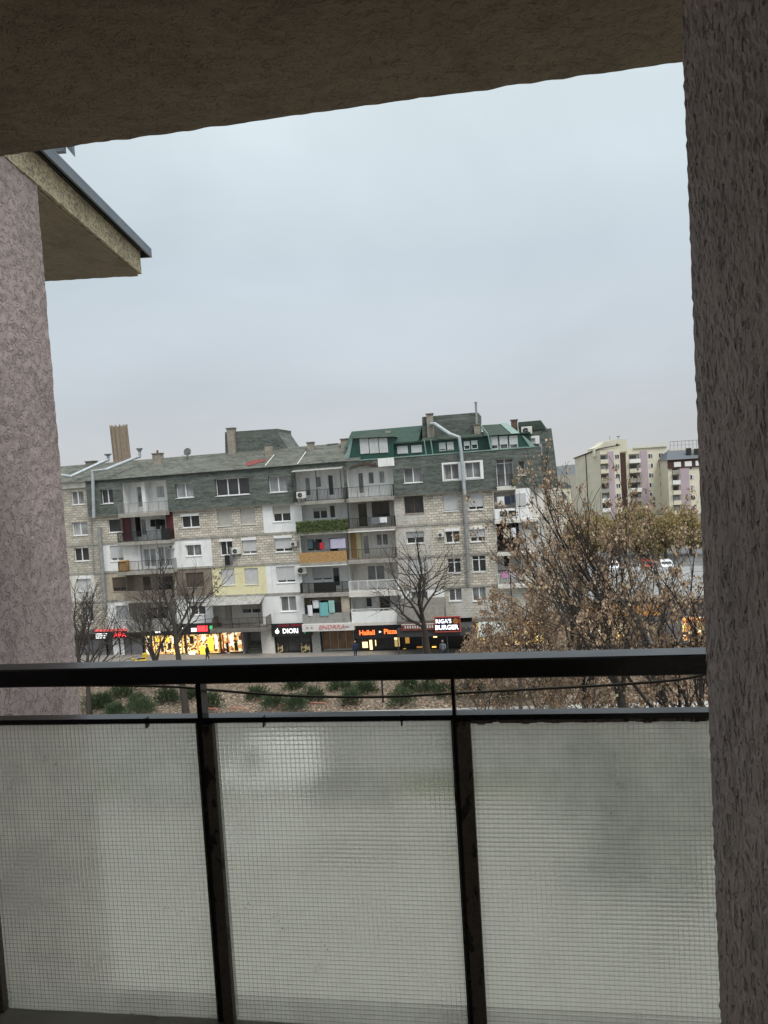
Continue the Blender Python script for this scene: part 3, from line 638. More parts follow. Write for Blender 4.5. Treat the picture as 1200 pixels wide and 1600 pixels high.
# shingled stair tower on the left part of the roof
b = MB(); p = poly(2, [(148, 430), (145, 255), (520, 230), (520, 430)], 4.0); b.prism(p, 4.0, 8.5)
q = poly(2, [(520, 232), (615, 372), (615, 430), (520, 430)], 4.6); b.prism(q, 4.02, 8.2); fixn(b.build('stair_tower', M['shingle'], BLD))
# ---- attic storey (green)
YA = .25
_, zA0 = cc(3, 230, 450, YA); zA0 = LV[6]+.0
b = MB(); p = poly(3, [(62, 462), (95, 300), (388, 290), (395, 442)], YA); p[0] = (p[0][0], zA0); p[3] = (p[3][0], zA0); b.prism(p, YA, 5.5)
AT = fixn(b.build('attic_storey', M['green'], BLD))
p0, p1, p2 = cc(3, 88, 300, YA-.35), cc(3, 245, 243, 2.6), cc(3, 392, 286, YA-.35)
b = MB(); b.add([(p0[0], YA-.35, p0[1]), (p2[0], YA-.35, p2[1]), (p1[0], 2.6, p1[1]), (p0[0], 5.3, p0[1]), (p2[0], 5.3, p2[1])], [(0, 1, 2), (0, 2, 3), (1, 4, 2), (3, 2, 4), (0, 3, 4, 1)])
b.build('dormer_roof', M['green_dark'], BLD)
def attwin(k, X0, Y0, X1, Y1, y, **o): window(rect(k, X0, Y0, X1, Y1, y), y, hole=False, depth=-.03, sill=False, fw=.05, **o)
attwin(3, 150, 300, 213, 410, YA, n=1, sh=1); attwin(3, 218, 300, 283, 407, YA, n=1, sh=1); attwin(3, 288, 297, 350, 403, YA, n=1, sh=1)
# mint side flashing
b = MB(); a, c, d, e = cc(3, 25, 460, YA), cc(3, 70, 455, YA), cc(3, 100, 300, YA), cc(3, 80, 330, YA); b.prism([(a[0], zA0+.02), (c[0], zA0+.02), (d[0], d[1]), (e[0], e[1])], YA-.08, YA-.02); fixn(b.build('flashing', M['mint'], BLD))
# green wall band
YB = .9
xa, xb = X(3, 396, 380, YB), X(9, 600, 500, YB); _, zt = cc(3, 700, 318, YB)
b = MB(); b.box(xa, xb, YB, 6, zA0-.1, zt); b.build('attic_wall', M['green'], BLD)
for w in ((3, 418, 355, 495, 410, 1), (3, 520, 348, 597, 402, 1), (3, 720, 330, 768, 390, .8), (3, 778, 325, 825, 386, .9), (3, 900, 320, 943, 380, .55), (3, 953, 314, 998, 376, .5)):
    attwin(*w[:5], YB, n=1, sh=w[5])
b = MB(); b.box(xa, xb, YB-.35, YB+.0, zt, zt+.12); b.box(xa, xb, YB-.06, YB-.01, zA0+.02, zA0+.16); b.build('flashing', M['green_dark'], BLD)
b = MB(); b.box(xa-4.5, xb+.5, YM-.05, YB, zA0-.04, zA0+.06); b.build('gutter', M['mint'], BLD)
# green roof above the band
zg = cc(3, 450, 305, 2.0)[1]; zt2 = cc(3, 350, 228, 4.5)[1]; x1_, x2_ = X(3, 90, 250, 4.5), X(3, 602, 250, 4.5)
b = MB(); b.add([(x1_, .9, zt+.05), (x2_, .9, zt+.13), (x2_, 4.5, zt2), (x1_, 4.5, zt2), (x1_, 8, zt), (x2_, 8, zt)], [(0, 1, 2, 3), (3, 2, 5, 4), (0, 3, 4), (1, 5, 2)]); b.build('green_roof', M['green_roof'], BLD)
# large shingled tower block over the attic
b = MB(); p = poly(3, [(600, 330), (598, 145), (1000, 112), (1005, 330)], 2.6); b.prism(p, 2.6, 8.0); fixn(b.build('roof_tower', M['shingle'], BLD))
b = MB(); a0 = X(3, 600, 300, 1.7); a1 = X(3, 1085, 300, 1.7); b.add([(a0, YB-.3, zt+.1), (a1, YB-.3, zt+.1), (a1, 2.6, zt+.55), (a0, 2.6, zt+.55), (a0, 2.6, zt+.1), (a1, 2.6, zt+.1)], [(0, 1, 2, 3), (0, 3, 4), (1, 5, 2)]); b.build('attic_roof', M['green_dark'], BLD)
chimney(3, 630, 118, 680, 302, 2.0, drop=.3); chimney(3, 970, 195, 1018, 275, 1.8, drop=.3); chimney(3, 330, 237, 370, 262, 3.4, cap=False)
b = MB(); a, c = cc(3, 985, 42, 2.0), cc(3, 992, 200, 2.0); b.tube([(c[0], 2.0, c[1]), (a[0], 2.0, a[1])], .1, 8); b.lathe([(.15, a[1]-.02), (.15, a[1]+.06)], 10, (a[0], 2.0, 0)); b.build('flue_pipe', M['duct_grey'], BLD)
# right attic: slanted green dormer
b = MB(); p = poly(4, [(85, 284), (85, 200), (235, 192), (325, 268)], YA); b.prism(p, YA, 5); fixn(b.build('attic_storey', M['green'], BLD))
b = MB(); g0, g1, g2, g3 = cc(4, 55, 203, YA-.3), cc(4, 240, 192, YA-.3), cc(4, 165, 140, 3.5), cc(4, 38, 148, 3.5)
b.add([(g0[0], YA-.3, g0[1]), (g1[0], YA-.3, g1[1]), (g2[0], 3.5, g2[1]), (g3[0], 3.5, g3[1]), (g0[0], 6, g0[1]), (g1[0], 6, g1[1])], [(0, 1, 2, 3), (3, 2, 5, 4), (1, 5, 2), (0, 3, 4), (0, 4, 5, 1)]); b.build('dormer_roof', M['green_dark'], BLD)
b = MB(); b.add([(g1[0]-.7, YA-.33, g1[1]+.05), (g1[0]+.02, YA-.33, g1[1]+.05), (g2[0]+.1, 3.5, g2[1]+.08), (g2[0]-.5, 3.5, g2[1]+.08)], [(0, 1, 2, 3)])
h0, h1, h2, h3 = cc(4, 250, 200, YA), cc(4, 268, 208, YA), cc(4, 336, 270, YA), cc(4, 300, 270, YA); b.prism([h0, h1, h2, h3], YA-.1, YA-.02); fixn(b.build('flashing', M['mint'], BLD))
for w in ((4, 88, 207, 127, 273, .7), (4, 135, 205, 178, 271, .65), (4, 186, 202, 230, 268, .7)): attwin(*w[:5], YA, n=1, sh=w[5])
b = MB(); a = cc(3, 1020, 205, .6); c = cc(3, 1075, 275, .6); e = cc(3, 1095, 290, .3); f = cc(3, 1100, 380, .3)
b.tube([(a[0], .6, a[1]), (c[0], .6, c[1]), (e[0], .0, e[1]), (f[0], .0, f[1])], .07, 6); a, c = cc(3, 612, 310, .5), cc(3, 628, 420, .5)
b.tube([(a[0], .5, a[1]), (c[0], .5, c[1])], .05, 6); b.tube([(a[0]+.6, .5, a[1]), (c[0]+.6, .5, c[1])], .05, 6); b.build('downpipe', M['mint'], BLD)
# right end tower: battered shingle gable
YE = .45
b = MB(); p = poly(9, [(430, 1060), (430, 172), (728, 142), (810, 255), (870, 248), (912, 560), (960, 960), (985, 1045)], YE+1.2); b.prism(p, YE+1.2, 9); fixn(b.build('end_gable', M['shingle'], BLD))
b = MB(); p = poly(9, [(742, 1050), (742, 540), (900, 500), (955, 960), (965, 1042)], YE); b.prism(p, YE, 2.0); fixn(b.build('end_cladding', M['shingle'], BLD))
b = MB(); p = poly(9, [(575, 262), (640, 268), (790, 262), (728, 142), (425, 168), (425, 250)], YE+1.1); b.prism(p, YE+1.1, YE+1.19); fixn(b.build('gable_cap', M['green_dark'], BLD))
r = rect(9, 560, 352, 712, 462, YE+1.1); wall_holes('window_surround', M['white'], r[0], r[1], r[2], r[3], [], YE+1.1, .05); window(rect(9, 582, 372, 662, 448, YE+1.05), YE+1.05, n=1, sh=.2, hole=False, depth=-.03, sill=False, fw=.05, pane='pane_net')
chimney(9, 325, 130, 420, 245, 3.2, m='chimbrown', drop=.3)
xe2 = X(9, 1010, 1080, YE)
for lv, m in ((1, 'brick_pale'), (2, 'brick'), (3, 'brick'), (4, 'brick')):
    wall_holes('wall', M[m], xE, xe2, LV[lv]+.0, LV[lv+1]-.03, [], YE, .25)
b = MB(); b.box(xE-.1, xe2-.02, YE+.3, 9, 0, LV[5]-.05); b.build('rear_mass', M['greywall'], BLD)
for (k, A, B, C_, D) in ((9, 682, 1090, 735, 1230), (8, 295, 50, 330, 110), (8, 300, 190, 335, 240)):
    window(rect(k, A, B, C_, D, YE), YE, n=1, pane='pane', hole=False, depth=-.03, sill=False)
b = MB(); a = rect(9, 705, 465, 748, 600, YE-.1); b.bbox(a[0], a[1], YE-.2, YE-.02, a[2], a[3], .02); b.build('meter_box', M['duct_grey'], BLD)
# ---- ducts
def duct(pts, m='duct', r=.16, name='flue_duct', y=-.75):
    P = []
    for q in pts:
        k, X_, Y_ = q[:3]; yy = q[3] if len(q) > 3 else y; x, z = cc(k, X_, Y_, yy); P.append((x, yy, z))
    b = MB(); b.tube(P, r, 8)
    for i in range(len(P)-1):        # joint rings
        a, c = Vector(P[i]), Vector(P[i+1]); n = max(1, int((c-a).length/1.0))
        for j in range(1, n): 
            q = a.lerp(c, j/n); t = (c-a).normalized()*.02; b.tube([q-t, q+t], r*1.07, 8)
    return b.build(name, M[m], BLD), P
o, P = duct([(1, 262, 872), (1, 252, 535), (1, 350, 525), (1, 560, 440, 2.0), (1, 592, 432, 2.2), (1, 592, 400, 2.2)])
b = MB(); q = P[-1]; b.lathe([(.1, q[2]), (.32, q[2]+.35), (.34, q[2]+.4), (.1, q[2]+.42)], 10, (q[0], q[1], 0)); b.build('cowl', M['duct_grey'], o)
o, P = duct([(1, -10, 560), (1, 95, 575), (1, 340, 462, 1.8), (1, 365, 455, 2.), (1, 365, 430, 2.)])
b = MB(); q = P[-1]; b.lathe([(.12, q[2]), (.45, q[2]+.2), (.46, q[2]+.26), (.1, q[2]+.28)], 4, (q[0], q[1], 0)); b.build('cowl', M['duct_grey'], o)
duct([(5, 300, 15, -.25), (5, 345, 600, -.25)], 'duct_grey', .19, 'drainpipe'); duct([(1, 240, 890, -.15), (5, 262, 350, -.15)], 'duct_grey', .07, 'drainpipe')
duct([(3, 660, 195, 1.9), (3, 690, 195, 1.5), (3, 800, 270), (3, 865, 292), (3, 880, 400), (3, 905, 705)])
duct([(3, 898, 705, -.3), (7, 915, 10, -.3), (7, 935, 420, -.3)], 'duct_grey', .17, 'drainpipe')
duct([(9, 20, 330, -.1), (9, 60, 520, -.1)], 'mint', .06, 'drainpipe')

# ---- air conditioners, dish
def local(p): return FB.m @ Vector(p)
def air_con(k, X_, Y_, y, label, s=1., w=.85, h=.6):
    x, z = cc(k, X_, Y_, y); t = empty('air_conditioner', label, 'air conditioner', mat=FB.m @ Matrix.Translation((x, y, z)) @ Matrix.Scale(s, 4), group='outdoor air conditioner units')
    b = MB(); b.bbox(-w/2, w/2, -.3, 0, -h/2, h/2, .02); b.build('casing', M['ac'], t)
    b = MB(); b.lathe([(.22, -.312), (.22, -.302)], 18, (-.1, 0, 0), 'y'); b.build('fan_grille', M['black'], t)
    b = MB()
    for i in range(5):
        a = i*2*math.pi/5; b.box(-.1+.03*math.cos(a)-.012, -.1+.2*math.cos(a)+.012, -.322, -.316, .2*math.sin(a)-.02, .2*math.sin(a)+.02)
    b.lathe([(.05, -.325), (.05, -.313)], 10, (-.1, 0, 0), 'y'); b.build('fan', M['duct_grey'], t)
    b = MB()
    for sx_ in (-.3, .3): b.box(sx_-.02, sx_+.02, -.32, .02, -h/2-.04, -h/2-.002); b.box(sx_-.02, sx_+.02, -.02, .02, -h/2-.25, -h/2-.04)
    b.build('bracket', M['iron'], t); return t
air_con(6, 232, 188, -.04, 'white air conditioner on the block wall beside window with black clothes')
air_con(6, 645, 137, -.04, 'white air conditioner right of the half closed shutter beside laundry balcony', .75)
air_con(6, 705, 326, -.1, 'white air conditioner in upper left corner of dark railed balcony', 1.1)
air_con(9, 540, 280, YE+1.0, 'white air conditioner high on the right end gable', 1.1)
air_con(2, 700, 708, YM-.72, 'white air conditioner on the top floor balcony under corrugated awning')
air_con(7, 735, 72, -.04, 'white air conditioner left of the second floor white window', .7)
air_con(5, 825, 158, -.04, 'small white air conditioner on white wall above wide balcony', .6)
x, z = cc(1, 925, 395, 3.2); t = empty('satellite_dish', 'satellite dish on a thin mast on the left roof ridge', 'satellite dish', mat=FB.m @ Matrix.Translation((x+.1, 3.2, z)))
b = MB(); b.tube([(0, 0, -1.3), (0, 0, .05)], .03, 6); b.tube([(0, 0, -.1), (.45, -.1, -.3)], .02, 5); b.tube([(0, 0, -.3), (-.55, 0, -.35)], .015, 5); b.build('mast', M['iron'], t)
b = MB(); b.lathe([(.02, .0), (.2, -.03), (.38, -.12), (.4, -.13)], 16, (0, 0, 0), 'y'); o = b.build('dish', M['duct_grey'], t); o.rotation_euler = (.3, 0, .9)
# ---- laundry
def garment(x0, x1, z1, drop, y, c, label, taper=0., name='hanging_cloth', wav=.03):
    t = MB(); nx, nz = 6, 5; x = (x0+x1)/2; w = x1-x0; ph = random.random()*6
    for side in (0, 1):
        for j in range(nz+1):
            for i in range(nx+1):
                u = i/nx-.5; v = j/nz; t.v.append((u*w*(1-taper*v), wav*math.sin(u*9+ph+v*2)+side*.012, -v*drop-.03*abs(math.sin(u*7+ph))*v))
    k = (nx+1)*(nz+1)
    for j in range(nz):
        for i in range(nx):
            a = j*(nx+1)+i; t.f.append((a, a+nx+1, a+nx+2, a+1)); t.f.append((k+a, k+a+1, k+a+nx+2, k+a+nx+1))
    for j in range(nz): a = j*(nx+1); t.f.append((a, k+a, k+a+nx+1, a+nx+1)); a += nx; t.f.append((a, a+nx+1, k+a+nx+1, k+a))
    o = t.build(name, CL[c], smooth=True); o.matrix_world = FB.m @ Matrix.Translation((x, y, z1)); tag(o, label, 'laundry', 'laundry hung on the balconies'); return o
def gar(k, X0, Y0, X1, Y1, y, c, label, **o): r = rect(k, X0, Y0, X1, Y1, y); garment(r[0], r[1], r[3], r[3]-r[2], y, c, label, **o)
gar(6, 740, 105, 778, 172, -.5, 'slate', 'dark teal cloth at the left of the line above the reed screen')
gar(6, 780, 120, 825, 175, -.5, 'black', 'black cloth beside the red one above the reed screen')
gar(6, 828, 128, 858, 175, -.52, 'red', 'red cloth hanging above the reed screen')
gar(6, 860, 122, 898, 172, -.5, 'grey', 'grey cloth right of the red one above the reed screen')
gar(6, 902, 100, 1015, 168, -.5, 'lilac', 'large pale lilac sheet hanging above the reed screen')
gar(6, 722, 575, 740, 640, -.8, 'black', 'black garment leftmost on the grey concrete balcony')
gar(6, 742, 580, 776, 655, -.8, 'white', 'white garment over the edge of the grey concrete balcony')
gar(6, 778, 545, 822, 600, -.5, 'white', 'white shirt hanging high on the grey concrete balcony')
gar(6, 826, 560, 890, 655, -.8, 'teal', 'pale teal sheet hanging over grey concrete balcony edge')
gar(6, 893, 545, 935, 632, -.8, 'mint', 'mint green towel hanging right of the teal sheet')
gar(6, 937, 560, 985, 632, -.6, 'black', 'dark garment rightmost on the grey concrete balcony')
gar(6, 145, 218, 178, 288, -.25, 'black', 'black trousers hung below the open window by the air conditioner')
gar(6, 182, 160, 200, 275, -.25, 'grey', 'dark grey garment hanging at the right of the open window')
gar(1, 668, 885, 705, 935, .6, 'black', 'black garment left on the balcony with maroon panels')
gar(1, 710, 882, 745, 930, .6, 'black', 'black garment right on the balcony with maroon panels')
gar(3, 225, 870, 285, 915, -.78, 'grey', 'patterned grey blanket over the railing of brick balcony')
gar(3, 290, 868, 345, 905, -.78, 'white', 'white cloth over the railing of brick balcony')
gar(4, 122, 520, 160, 565, -.5, 'white', 'white patterned cloth on fourth floor right balcony line')
gar(4, 163, 518, 193, 560, -.5, 'navy', 'navy shirt on fourth floor right balcony line')
gar(4, 196, 510, 214, 550, -.5, 'navy', 'narrow navy cloth beside white bay on right balcony')
gar(8, 150, 22, 182, 68, -.4, 'cream', 'cream garment in the dark balcony at right')
gar(8, 190, 15, 215, 62, -.4, 'white', 'white garment in the dark balcony at right')
gar(8, 140, 232, 175, 268, -.62, 'pink', 'pink cloth over the white railing at right')
gar(8, 178, 228, 222, 265, -.62, 'lilac', 'pale lilac cloth over the white railing at right')
def lines(L, z, y, label):
    b = MB(); b.tube([(L['x0'], y, z), ((L['x0']+L['x1'])/2, y, z-.04), (L['x1'], y, z)], .008, 4); b.build('clothesline', M['iron'], BLD)
lines(HL3, cc(6, 800, 108, -.5)[1], -.5, ''); lines(HL1, cc(6, 800, 548, -.5)[1], -.5, '')
fixn(PLB.build('balcony_plant', M['ivy'])); o = bpy.data.objects['balcony_plant']; o.matrix_world = FB.m; tag(o, 'trailing green plants on the french window balcony at right', 'plant')
# ================================================================ SHOPS
zS = LV[1]-.25
def gx(px, y=0., py=1000): return FB.un(px, py, y)[0]
def shop_front(px0, px1, y, glass, fr, nd=3, zt=zS-.7, z0=.12, name='shop_window'):
    xa, xb = gx(px0, y), gx(px1, y); b = MB(); f = .06
    b.box(xa, xb, y, y+.08, zt-f, zt); b.box(xa, xb, y, y+.08, z0, z0+.15)
    for i in range(nd+1):
        x = xa+(xb-xa)*i/nd; b.box(x-f/2, x+f/2, y+.001, y+.079, z0+.15, zt-f)
    o = b.build(name, M[fr] if isinstance(fr, str) else fr, BLD)
    for i in range(nd):
        x0 = xa+(xb-xa)*i/nd+f/2; x1 = xa+(xb-xa)*(i+1)/nd-f/2; q = MB(); q.box(x0, x1, y+.03, y+.05, z0+.15, zt-f); q.build('shop_pane', glass if not isinstance(glass, str) else M[glass], o)
    return o
def band(px0, px1, z0, z1, y0, y1, m, name='shop_fascia'):
    b = MB(); b.bbox(gx(px0), gx(px1), y0, y1, z0, z1, .012); return b.build(name, m if not isinstance(m, str) else M[m], BLD)
GL = emis('lit_shop_display', (1, .72, .22), .5, 6.5); GL2 = emis('lit_goods_display', (.85, .3, .12), .55, 3.5)
M['shopglass'] = simple('shop_glass_dark', (.03, .03, .032), .08, var=.6, sc=1.2); M['shopbrown'] = simple('shop_interior_brown', (.16, .085, .04), .12, var=.5, sc=1.5)
M['shopgrey'] = simple('shop_glass_grey', (.14, .14, .15), .15, var=.4, sc=1)
def gwall(px0, px1, m, y=.25):
    b = MB(); b.box(gx(px0), gx(px1), y, y+.2, .0, LV[1]); return b.build('ground_floor_wall', M[m], BLD)
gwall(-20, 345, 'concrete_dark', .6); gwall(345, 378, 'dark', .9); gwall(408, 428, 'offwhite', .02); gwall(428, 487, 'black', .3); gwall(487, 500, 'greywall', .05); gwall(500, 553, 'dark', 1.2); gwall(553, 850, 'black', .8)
band(-20, 345, zS-.1, LV[1]+.0, -.3, .6, 'concrete_dark')
shop_front(100, 165, .3, 'shopgrey', 'iron', 3); shop_front(168, 222, .3, 'shopgrey', 'black', 3)
b = MB(); b.bbox(gx(176, .2), gx(185, .2), .18, .26, .15, 2.1, .02); b.build('shop_door', M['frame'], BLD); b = MB(); b.bbox(gx(188, .2), gx(193, .2), .18, .26, .15, 2.1, .02); b.build('shop_door', M['frame'], BLD)
shop_front(226, 288, .25, GL, 'black', 4, zt=zS-.15); shop_front(291, 343, .15, GL, 'black', 3, zt=zS-.15)
shop_front(345, 378, .5, GL2, 'maroon', 3, zt=zS-.1)
# stairs in the passage
b = MB()
for i in range(9): b.box(gx(380), gx(407), .5+i*.3, .5+(i+1)*.3, .0, .35+i*.17)
b.build('passage_steps', M['concrete_dark'], BLD); b = MB(); b.box(gx(378.5), gx(380.5), -.02, 3, 0, LV[1]); b.build('passage_wall', M['greywall'], BLD)
shop_front(432, 485, .2, 'shopglass', 'black', 3, zt=zS-.45); shop_front(504, 553, .6, 'shopbrown', 'frame_grey', 4, zt=zS-.2)
shop_front(558, 624, .45, 'shopglass', 'black', 4, zt=zS-.55)
WARM = emis('warm_lit_poster', (1, .72, .36), 1.2); WHITEL = emis('white_lit_letters', (1, 1, 1), 1.1); ORANGE = emis('orange_lit_letters', (1, .16, .035), 1.6); REDL = emis('red_lit_letters', (1, .04, .05), 1.5)
AMBER = emis('amber_lamp', (1, .55, .12), 1.3)
def lit(px0, px1, py0, py1, y, m, name='lit_panel'):
    xa, z1 = FB.un((px0), py0, y); xb, z0 = FB.un(px1, py1, y); b = MB(); b.box(xa, xb, y-.02, y, max(z0, .15), z1); return b.build(name, m, BLD)
lit(566, 575, 1003, 1012, .42, WARM); lit(577, 583, 1000, 1024, .42, WARM); lit(586, 588, 1000, 1009, .42, WARM); lit(616, 625, 995, 1010, .40, emis('dim_warm_panel', (.5, .36, .14), .6)); lit(616, 622, 995, 999, .38, WARM)
lit(677, 683, 994, 996, .6, WARM); lit(675, 682, 1010, 1016, .6, AMBER); lit(633, 640, 996, 1005, .6, emis('dim_amber', (.45, .22, .05), .6)); lit(651, 661, 1010, 1021, .6, emis('dim_orange', (.4, .18, .05), .6)); lit(630, 635, 1014, 1022, .55, emis('dim_yellow', (.6, .4, .06), .7))
MBL = simple('dark_blue_burger_board', (.012, .018, .05), .4)
_rp = random.Random(4); _pc = [emis('lit_poster_yellow', (1, .68, .06), .9), emis('lit_poster_cream', (1, .86, .6), 1.0), emis('lit_poster_orange', (.9, .3, .06), .7), emis('lit_poster_white', (.9, .85, .8), .9), simple('dark_goods', (.05, .03, .02)), simple('red_goods', (.35, .03, .03))]
for (x0_, x1_, y0_, y1_, c_) in ((228, 233, 996, 1004, 1), (243, 251, 996, 1003, 0), (256, 263, 996, 1002, 0), (268, 280, 995, 1004, 1), (245, 268, 1026, 1034, 0), (272, 282, 1018, 1033, 0), (229, 236, 1014, 1022, 1), (236, 240, 1004, 1018, 2), (251, 256, 1005, 1018, 4), (262, 268, 1005, 1014, 4), (273, 278, 1008, 1014, 3), (283, 287, 994, 1030, 4),
   (295, 306, 1018, 1032, 3), (307, 312, 995, 1034, 2), (312, 322, 1010, 1034, 0), (324, 334, 996, 1016, 0), (315, 321, 992, 1001, 1), (296, 303, 994, 1006, 4), (335, 341, 992, 1012, 3), (341, 344, 990, 1034, 5), (347, 352, 992, 1030, 5), (353, 358, 1004, 1020, 4), (359, 365, 994, 1008, 3), (366, 372, 1004, 1016, 4), (354, 360, 1020, 1030, 3), (367, 374, 1018, 1028, 5)):
    lit(x0_, x1_, y0_, y1_, (.16 if x0_ < 290 else .06 if x0_ < 345 else .42), _pc[c_], 'lit_poster' if c_ < 4 else 'goods')
# DIORI window posters
def poster(px0, px1, py0, py1, y, m, label):
    xa, z1 = FB.un(px0, py0, y); xb, z0 = FB.un(px1, py1, y); b = MB(); b.bbox(0, xb-xa, -.03, 0, 0, z1-z0, .005); o = b.build('poster_board', m); o.matrix_world = FB.m @ Matrix.Translation((xa, y, z0)); tag(o, label, 'poster'); return o
pm, t_, bs_, o_ = newmat('poster_print'); c_ = _mix(t_, _range(t_, _noise(t_, _objco(t_), 3.0, 2), .45, .55), (.55, .42, .22), (.02, .02, .02)); t_.links.new(c_, bs_.inputs['Base Color'])
poster(433.5, 443, 1006, 1021, .16, pm, 'cream and black poster at left in the dark shop window'); poster(470, 485, 1005, 1020, .16, pm, 'yellow and white poster at right in the dark shop window')
# text helper
def text_mesh(s, size, m, parent, loc, ext=.012, name='lettering', shear=0, bold=.0, wide=1.):
    cu = bpy.data.curves.new(name, 'FONT'); cu.body = s; cu.size = size; cu.extrude = ext; cu.align_x = 'CENTER'; cu.align_y = 'CENTER'; cu.shear = shear; cu.offset = bold; cu.resolution_u = 3
    ob = bpy.data.objects.new('tmp', cu); COL.objects.link(ob); bpy.context.view_layer.update()
    me = bpy.data.meshes.new_from_object(ob.evaluated_get(bpy.context.evaluated_depsgraph_get())); bpy.data.objects.remove(ob)
    me.materials.clear(); me.materials.append(m); me.name = name; o = bpy.data.objects.new(name, me); COL.objects.link(o); o.parent = parent
    o.location = loc; o.rotation_euler = (math.pi/2, 0, 0); o.scale = (wide, 1, 1); return o
def sign(px0, px1, py0, py1, y, m, label, name='shop_sign', th=.12, fr=None):
    pm_ = (px0+px1)/2; xa, _ = FB.un(px0, (py0+py1)/2, y); xb, _ = FB.un(px1, (py0+py1)/2, y); _, z1 = FB.un(pm_, py0, y); _, z0 = FB.un(pm_, py1, y)
    t = empty(name, label, 'sign', mat=FB.m @ Matrix.Translation(((xa+xb)/2, y, (z0+z1)/2))); w, h = xb-xa, z1-z0
    b = MB(); b.bbox(-w/2, w/2, 0, th, -h/2, h/2, .01); b.build('board', m, t); return t, w, h
SB = simple('black_sign_board', (.02, .02, .022), .4); SW = simple('white_sign_board', (.66, .64, .61), .5, var=.1); SRED = simple('red_sign_print', (.45, .02, .03), .5); SDR = simple('faded_red_print', (.55, .22, .22), .6, var=.3)
SGREEN = emis('green_clover_light', (.05, .5, .15), .7); SPINK = simple('pink_stripe', (.7, .25, .25), .5)
t, w, h = sign(424, 487, 974, 994, -.25, SB, 'black shop sign reading DIORI with white logo and green clover')
text_mesh('DIORI', .62, WHITEL, t, (-.1, -.02, -.12), bold=.012, wide=.95)
b = MB()
for i in range(15): 
    if i != 7: b.box(-1.25+i*.155, -1.25+i*.155+.1, -.02, -.001, .33+.02*(i % 3), .5)
b.build('red_lettering', simple('dark_red_print', (.35, .01, .03), .5), t)
b = MB(); b.lathe([(.2, -.03), (.2, -.002)], 14, (-1.42, 0, -.14), 'y'); b.tube([(-1.42, -.015, .06), (-1.34, -.015, .2)], .03, 5); b.build('fruit_emblem', WHITEL, t)
b = MB()
for a in (45, 135, 225, 315): b.lathe([(.12, -.03), (.12, -.002)], 10, (1.3+.13*math.cos(math.radians(a)), 0, -.05+.13*math.sin(math.radians(a))), 'y')
b.box(1.28, 1.32, -.028, -.004, -.4, -.1); b.build('clover_emblem', SGREEN, t)
t, w, h = sign(472, 553, 974.5, 986, -.9, SW, 'white shop sign with faded red italic ENDRRA lettering', th=.9)
text_mesh('ENDRRA', .52, SDR, t, (.35, -.02, 0), shear=.25, bold=.01, wide=1.25)
b = MB(); 
for q in (-2.0, -1.55, 1.75, 1.95): b.lathe([(.11, -.02), (.11, -.002)], 8, (q, 0, 0), 'y')
b.build('small_emblems', simple('grey_print', (.3, .3, .32), .5), t)
t, w, h = sign(553, 629, 976, 997, -.25, SB, 'black shop sign with glowing orange Hallall Pizza letters')
text_mesh('Hallall', .62, ORANGE, t, (-1.05, -.02, -.1), bold=.012); text_mesh('Pizza', .62, ORANGE, t, (1.15, -.02, -.05), bold=.012)
b = MB(); b.add([(.1, -.03, -.15), (.32, -.03, -.05), (.1, -.03, .05), (.1, -.002, -.15), (.32, -.002, -.05), (.1, -.002, .05)], [(0, 1, 2), (0, 3, 4, 1), (1, 4, 5, 2), (2, 5, 3, 0)]); b.build('arrow_emblem', WHITEL, t)
t, w, h = sign(681, 718, 965, 986, -2.5, MBL, 'dark blue RIGA BURGER board framed in red with painted burger', th=.1)
text_mesh("RIGA'S", .48, WHITEL, t, (-.35, -.02, .27), bold=.01); text_mesh('BURGER', .55, WHITEL, t, (-.1, -.02, -.28), bold=.014)
b = MB()
for (x0, x1, z0, z1) in ((-w/2-.1, w/2+.1, h/2, h/2+.1), (-w/2-.1, w/2+.1, -h/2-.1, -h/2), (-w/2-.1, -w/2, -h/2, h/2), (w/2, w/2+.1, -h/2, h/2)): b.box(x0, x1, -.03, .08, z0, z1)
b.build('red_frame', simple('red_orange_paint', (.42, .07, .04), .5), t)
b = MB(); b.lathe([(.26, -.03), (.26, -.002)], 14, (.72, 0, .25), 'y'); b.build('burger_emblem', simple('burger_print', (.35, .14, .03), .5, var=.5, sc=8), t)
t, w, h = sign(627, 680, 974, 985, -2.4, simple('red_brown_board', (.20, .045, .03), .6, var=.4), 'low red brown strip sign left of the burger board', th=.1)
b = MB(); b.box(-w/2, w/2, -.02, -.002, h/2-.12, h/2-.03)
for i in range(12): b.box(-w/2+.3+i*.22, -w/2+.3+i*.22+.13, -.02, -.002, -.12, .12)
b.build('white_lettering', SW, t)
t, w, h = sign(148, 201, 984, 998, -.45, SB, 'black shop sign with glowing red ABA letters and white lines', th=.15)
text_mesh('ABA', .68, REDL, t, (w/2-.95, -.02, -.1), bold=.0, wide=1.05)
b = MB()
for i in range(3): b.box(-w/2+.1, -w/2+1.35, -.02, -.002, -.36+i*.2, -.3+i*.2)
b.build('white_lines', WHITEL, t); b = MB(); b.box(-w/2, w/2, -.03, .0, h/2-.16, h/2+.08); b.build('red_stripe', emis('pink_red_stripe', (.8, .12, .12), .6), t)
t, w, h = sign(226, 346, 975, 992, -.4, SB, 'long black sign over the bright yellow shop with red and white marks', th=.15)
b = MB(); b.lathe([(.22, -.03), (.22, -.002)], 12, (.15, 0, 0), 'y'); b.build('round_mark', WHITEL, t)
for x in (-2.9, .9): b = MB(); b.box(x, x+.55, -.02, -.002, -.25, .1); b.build('white_mark', WHITEL, t)
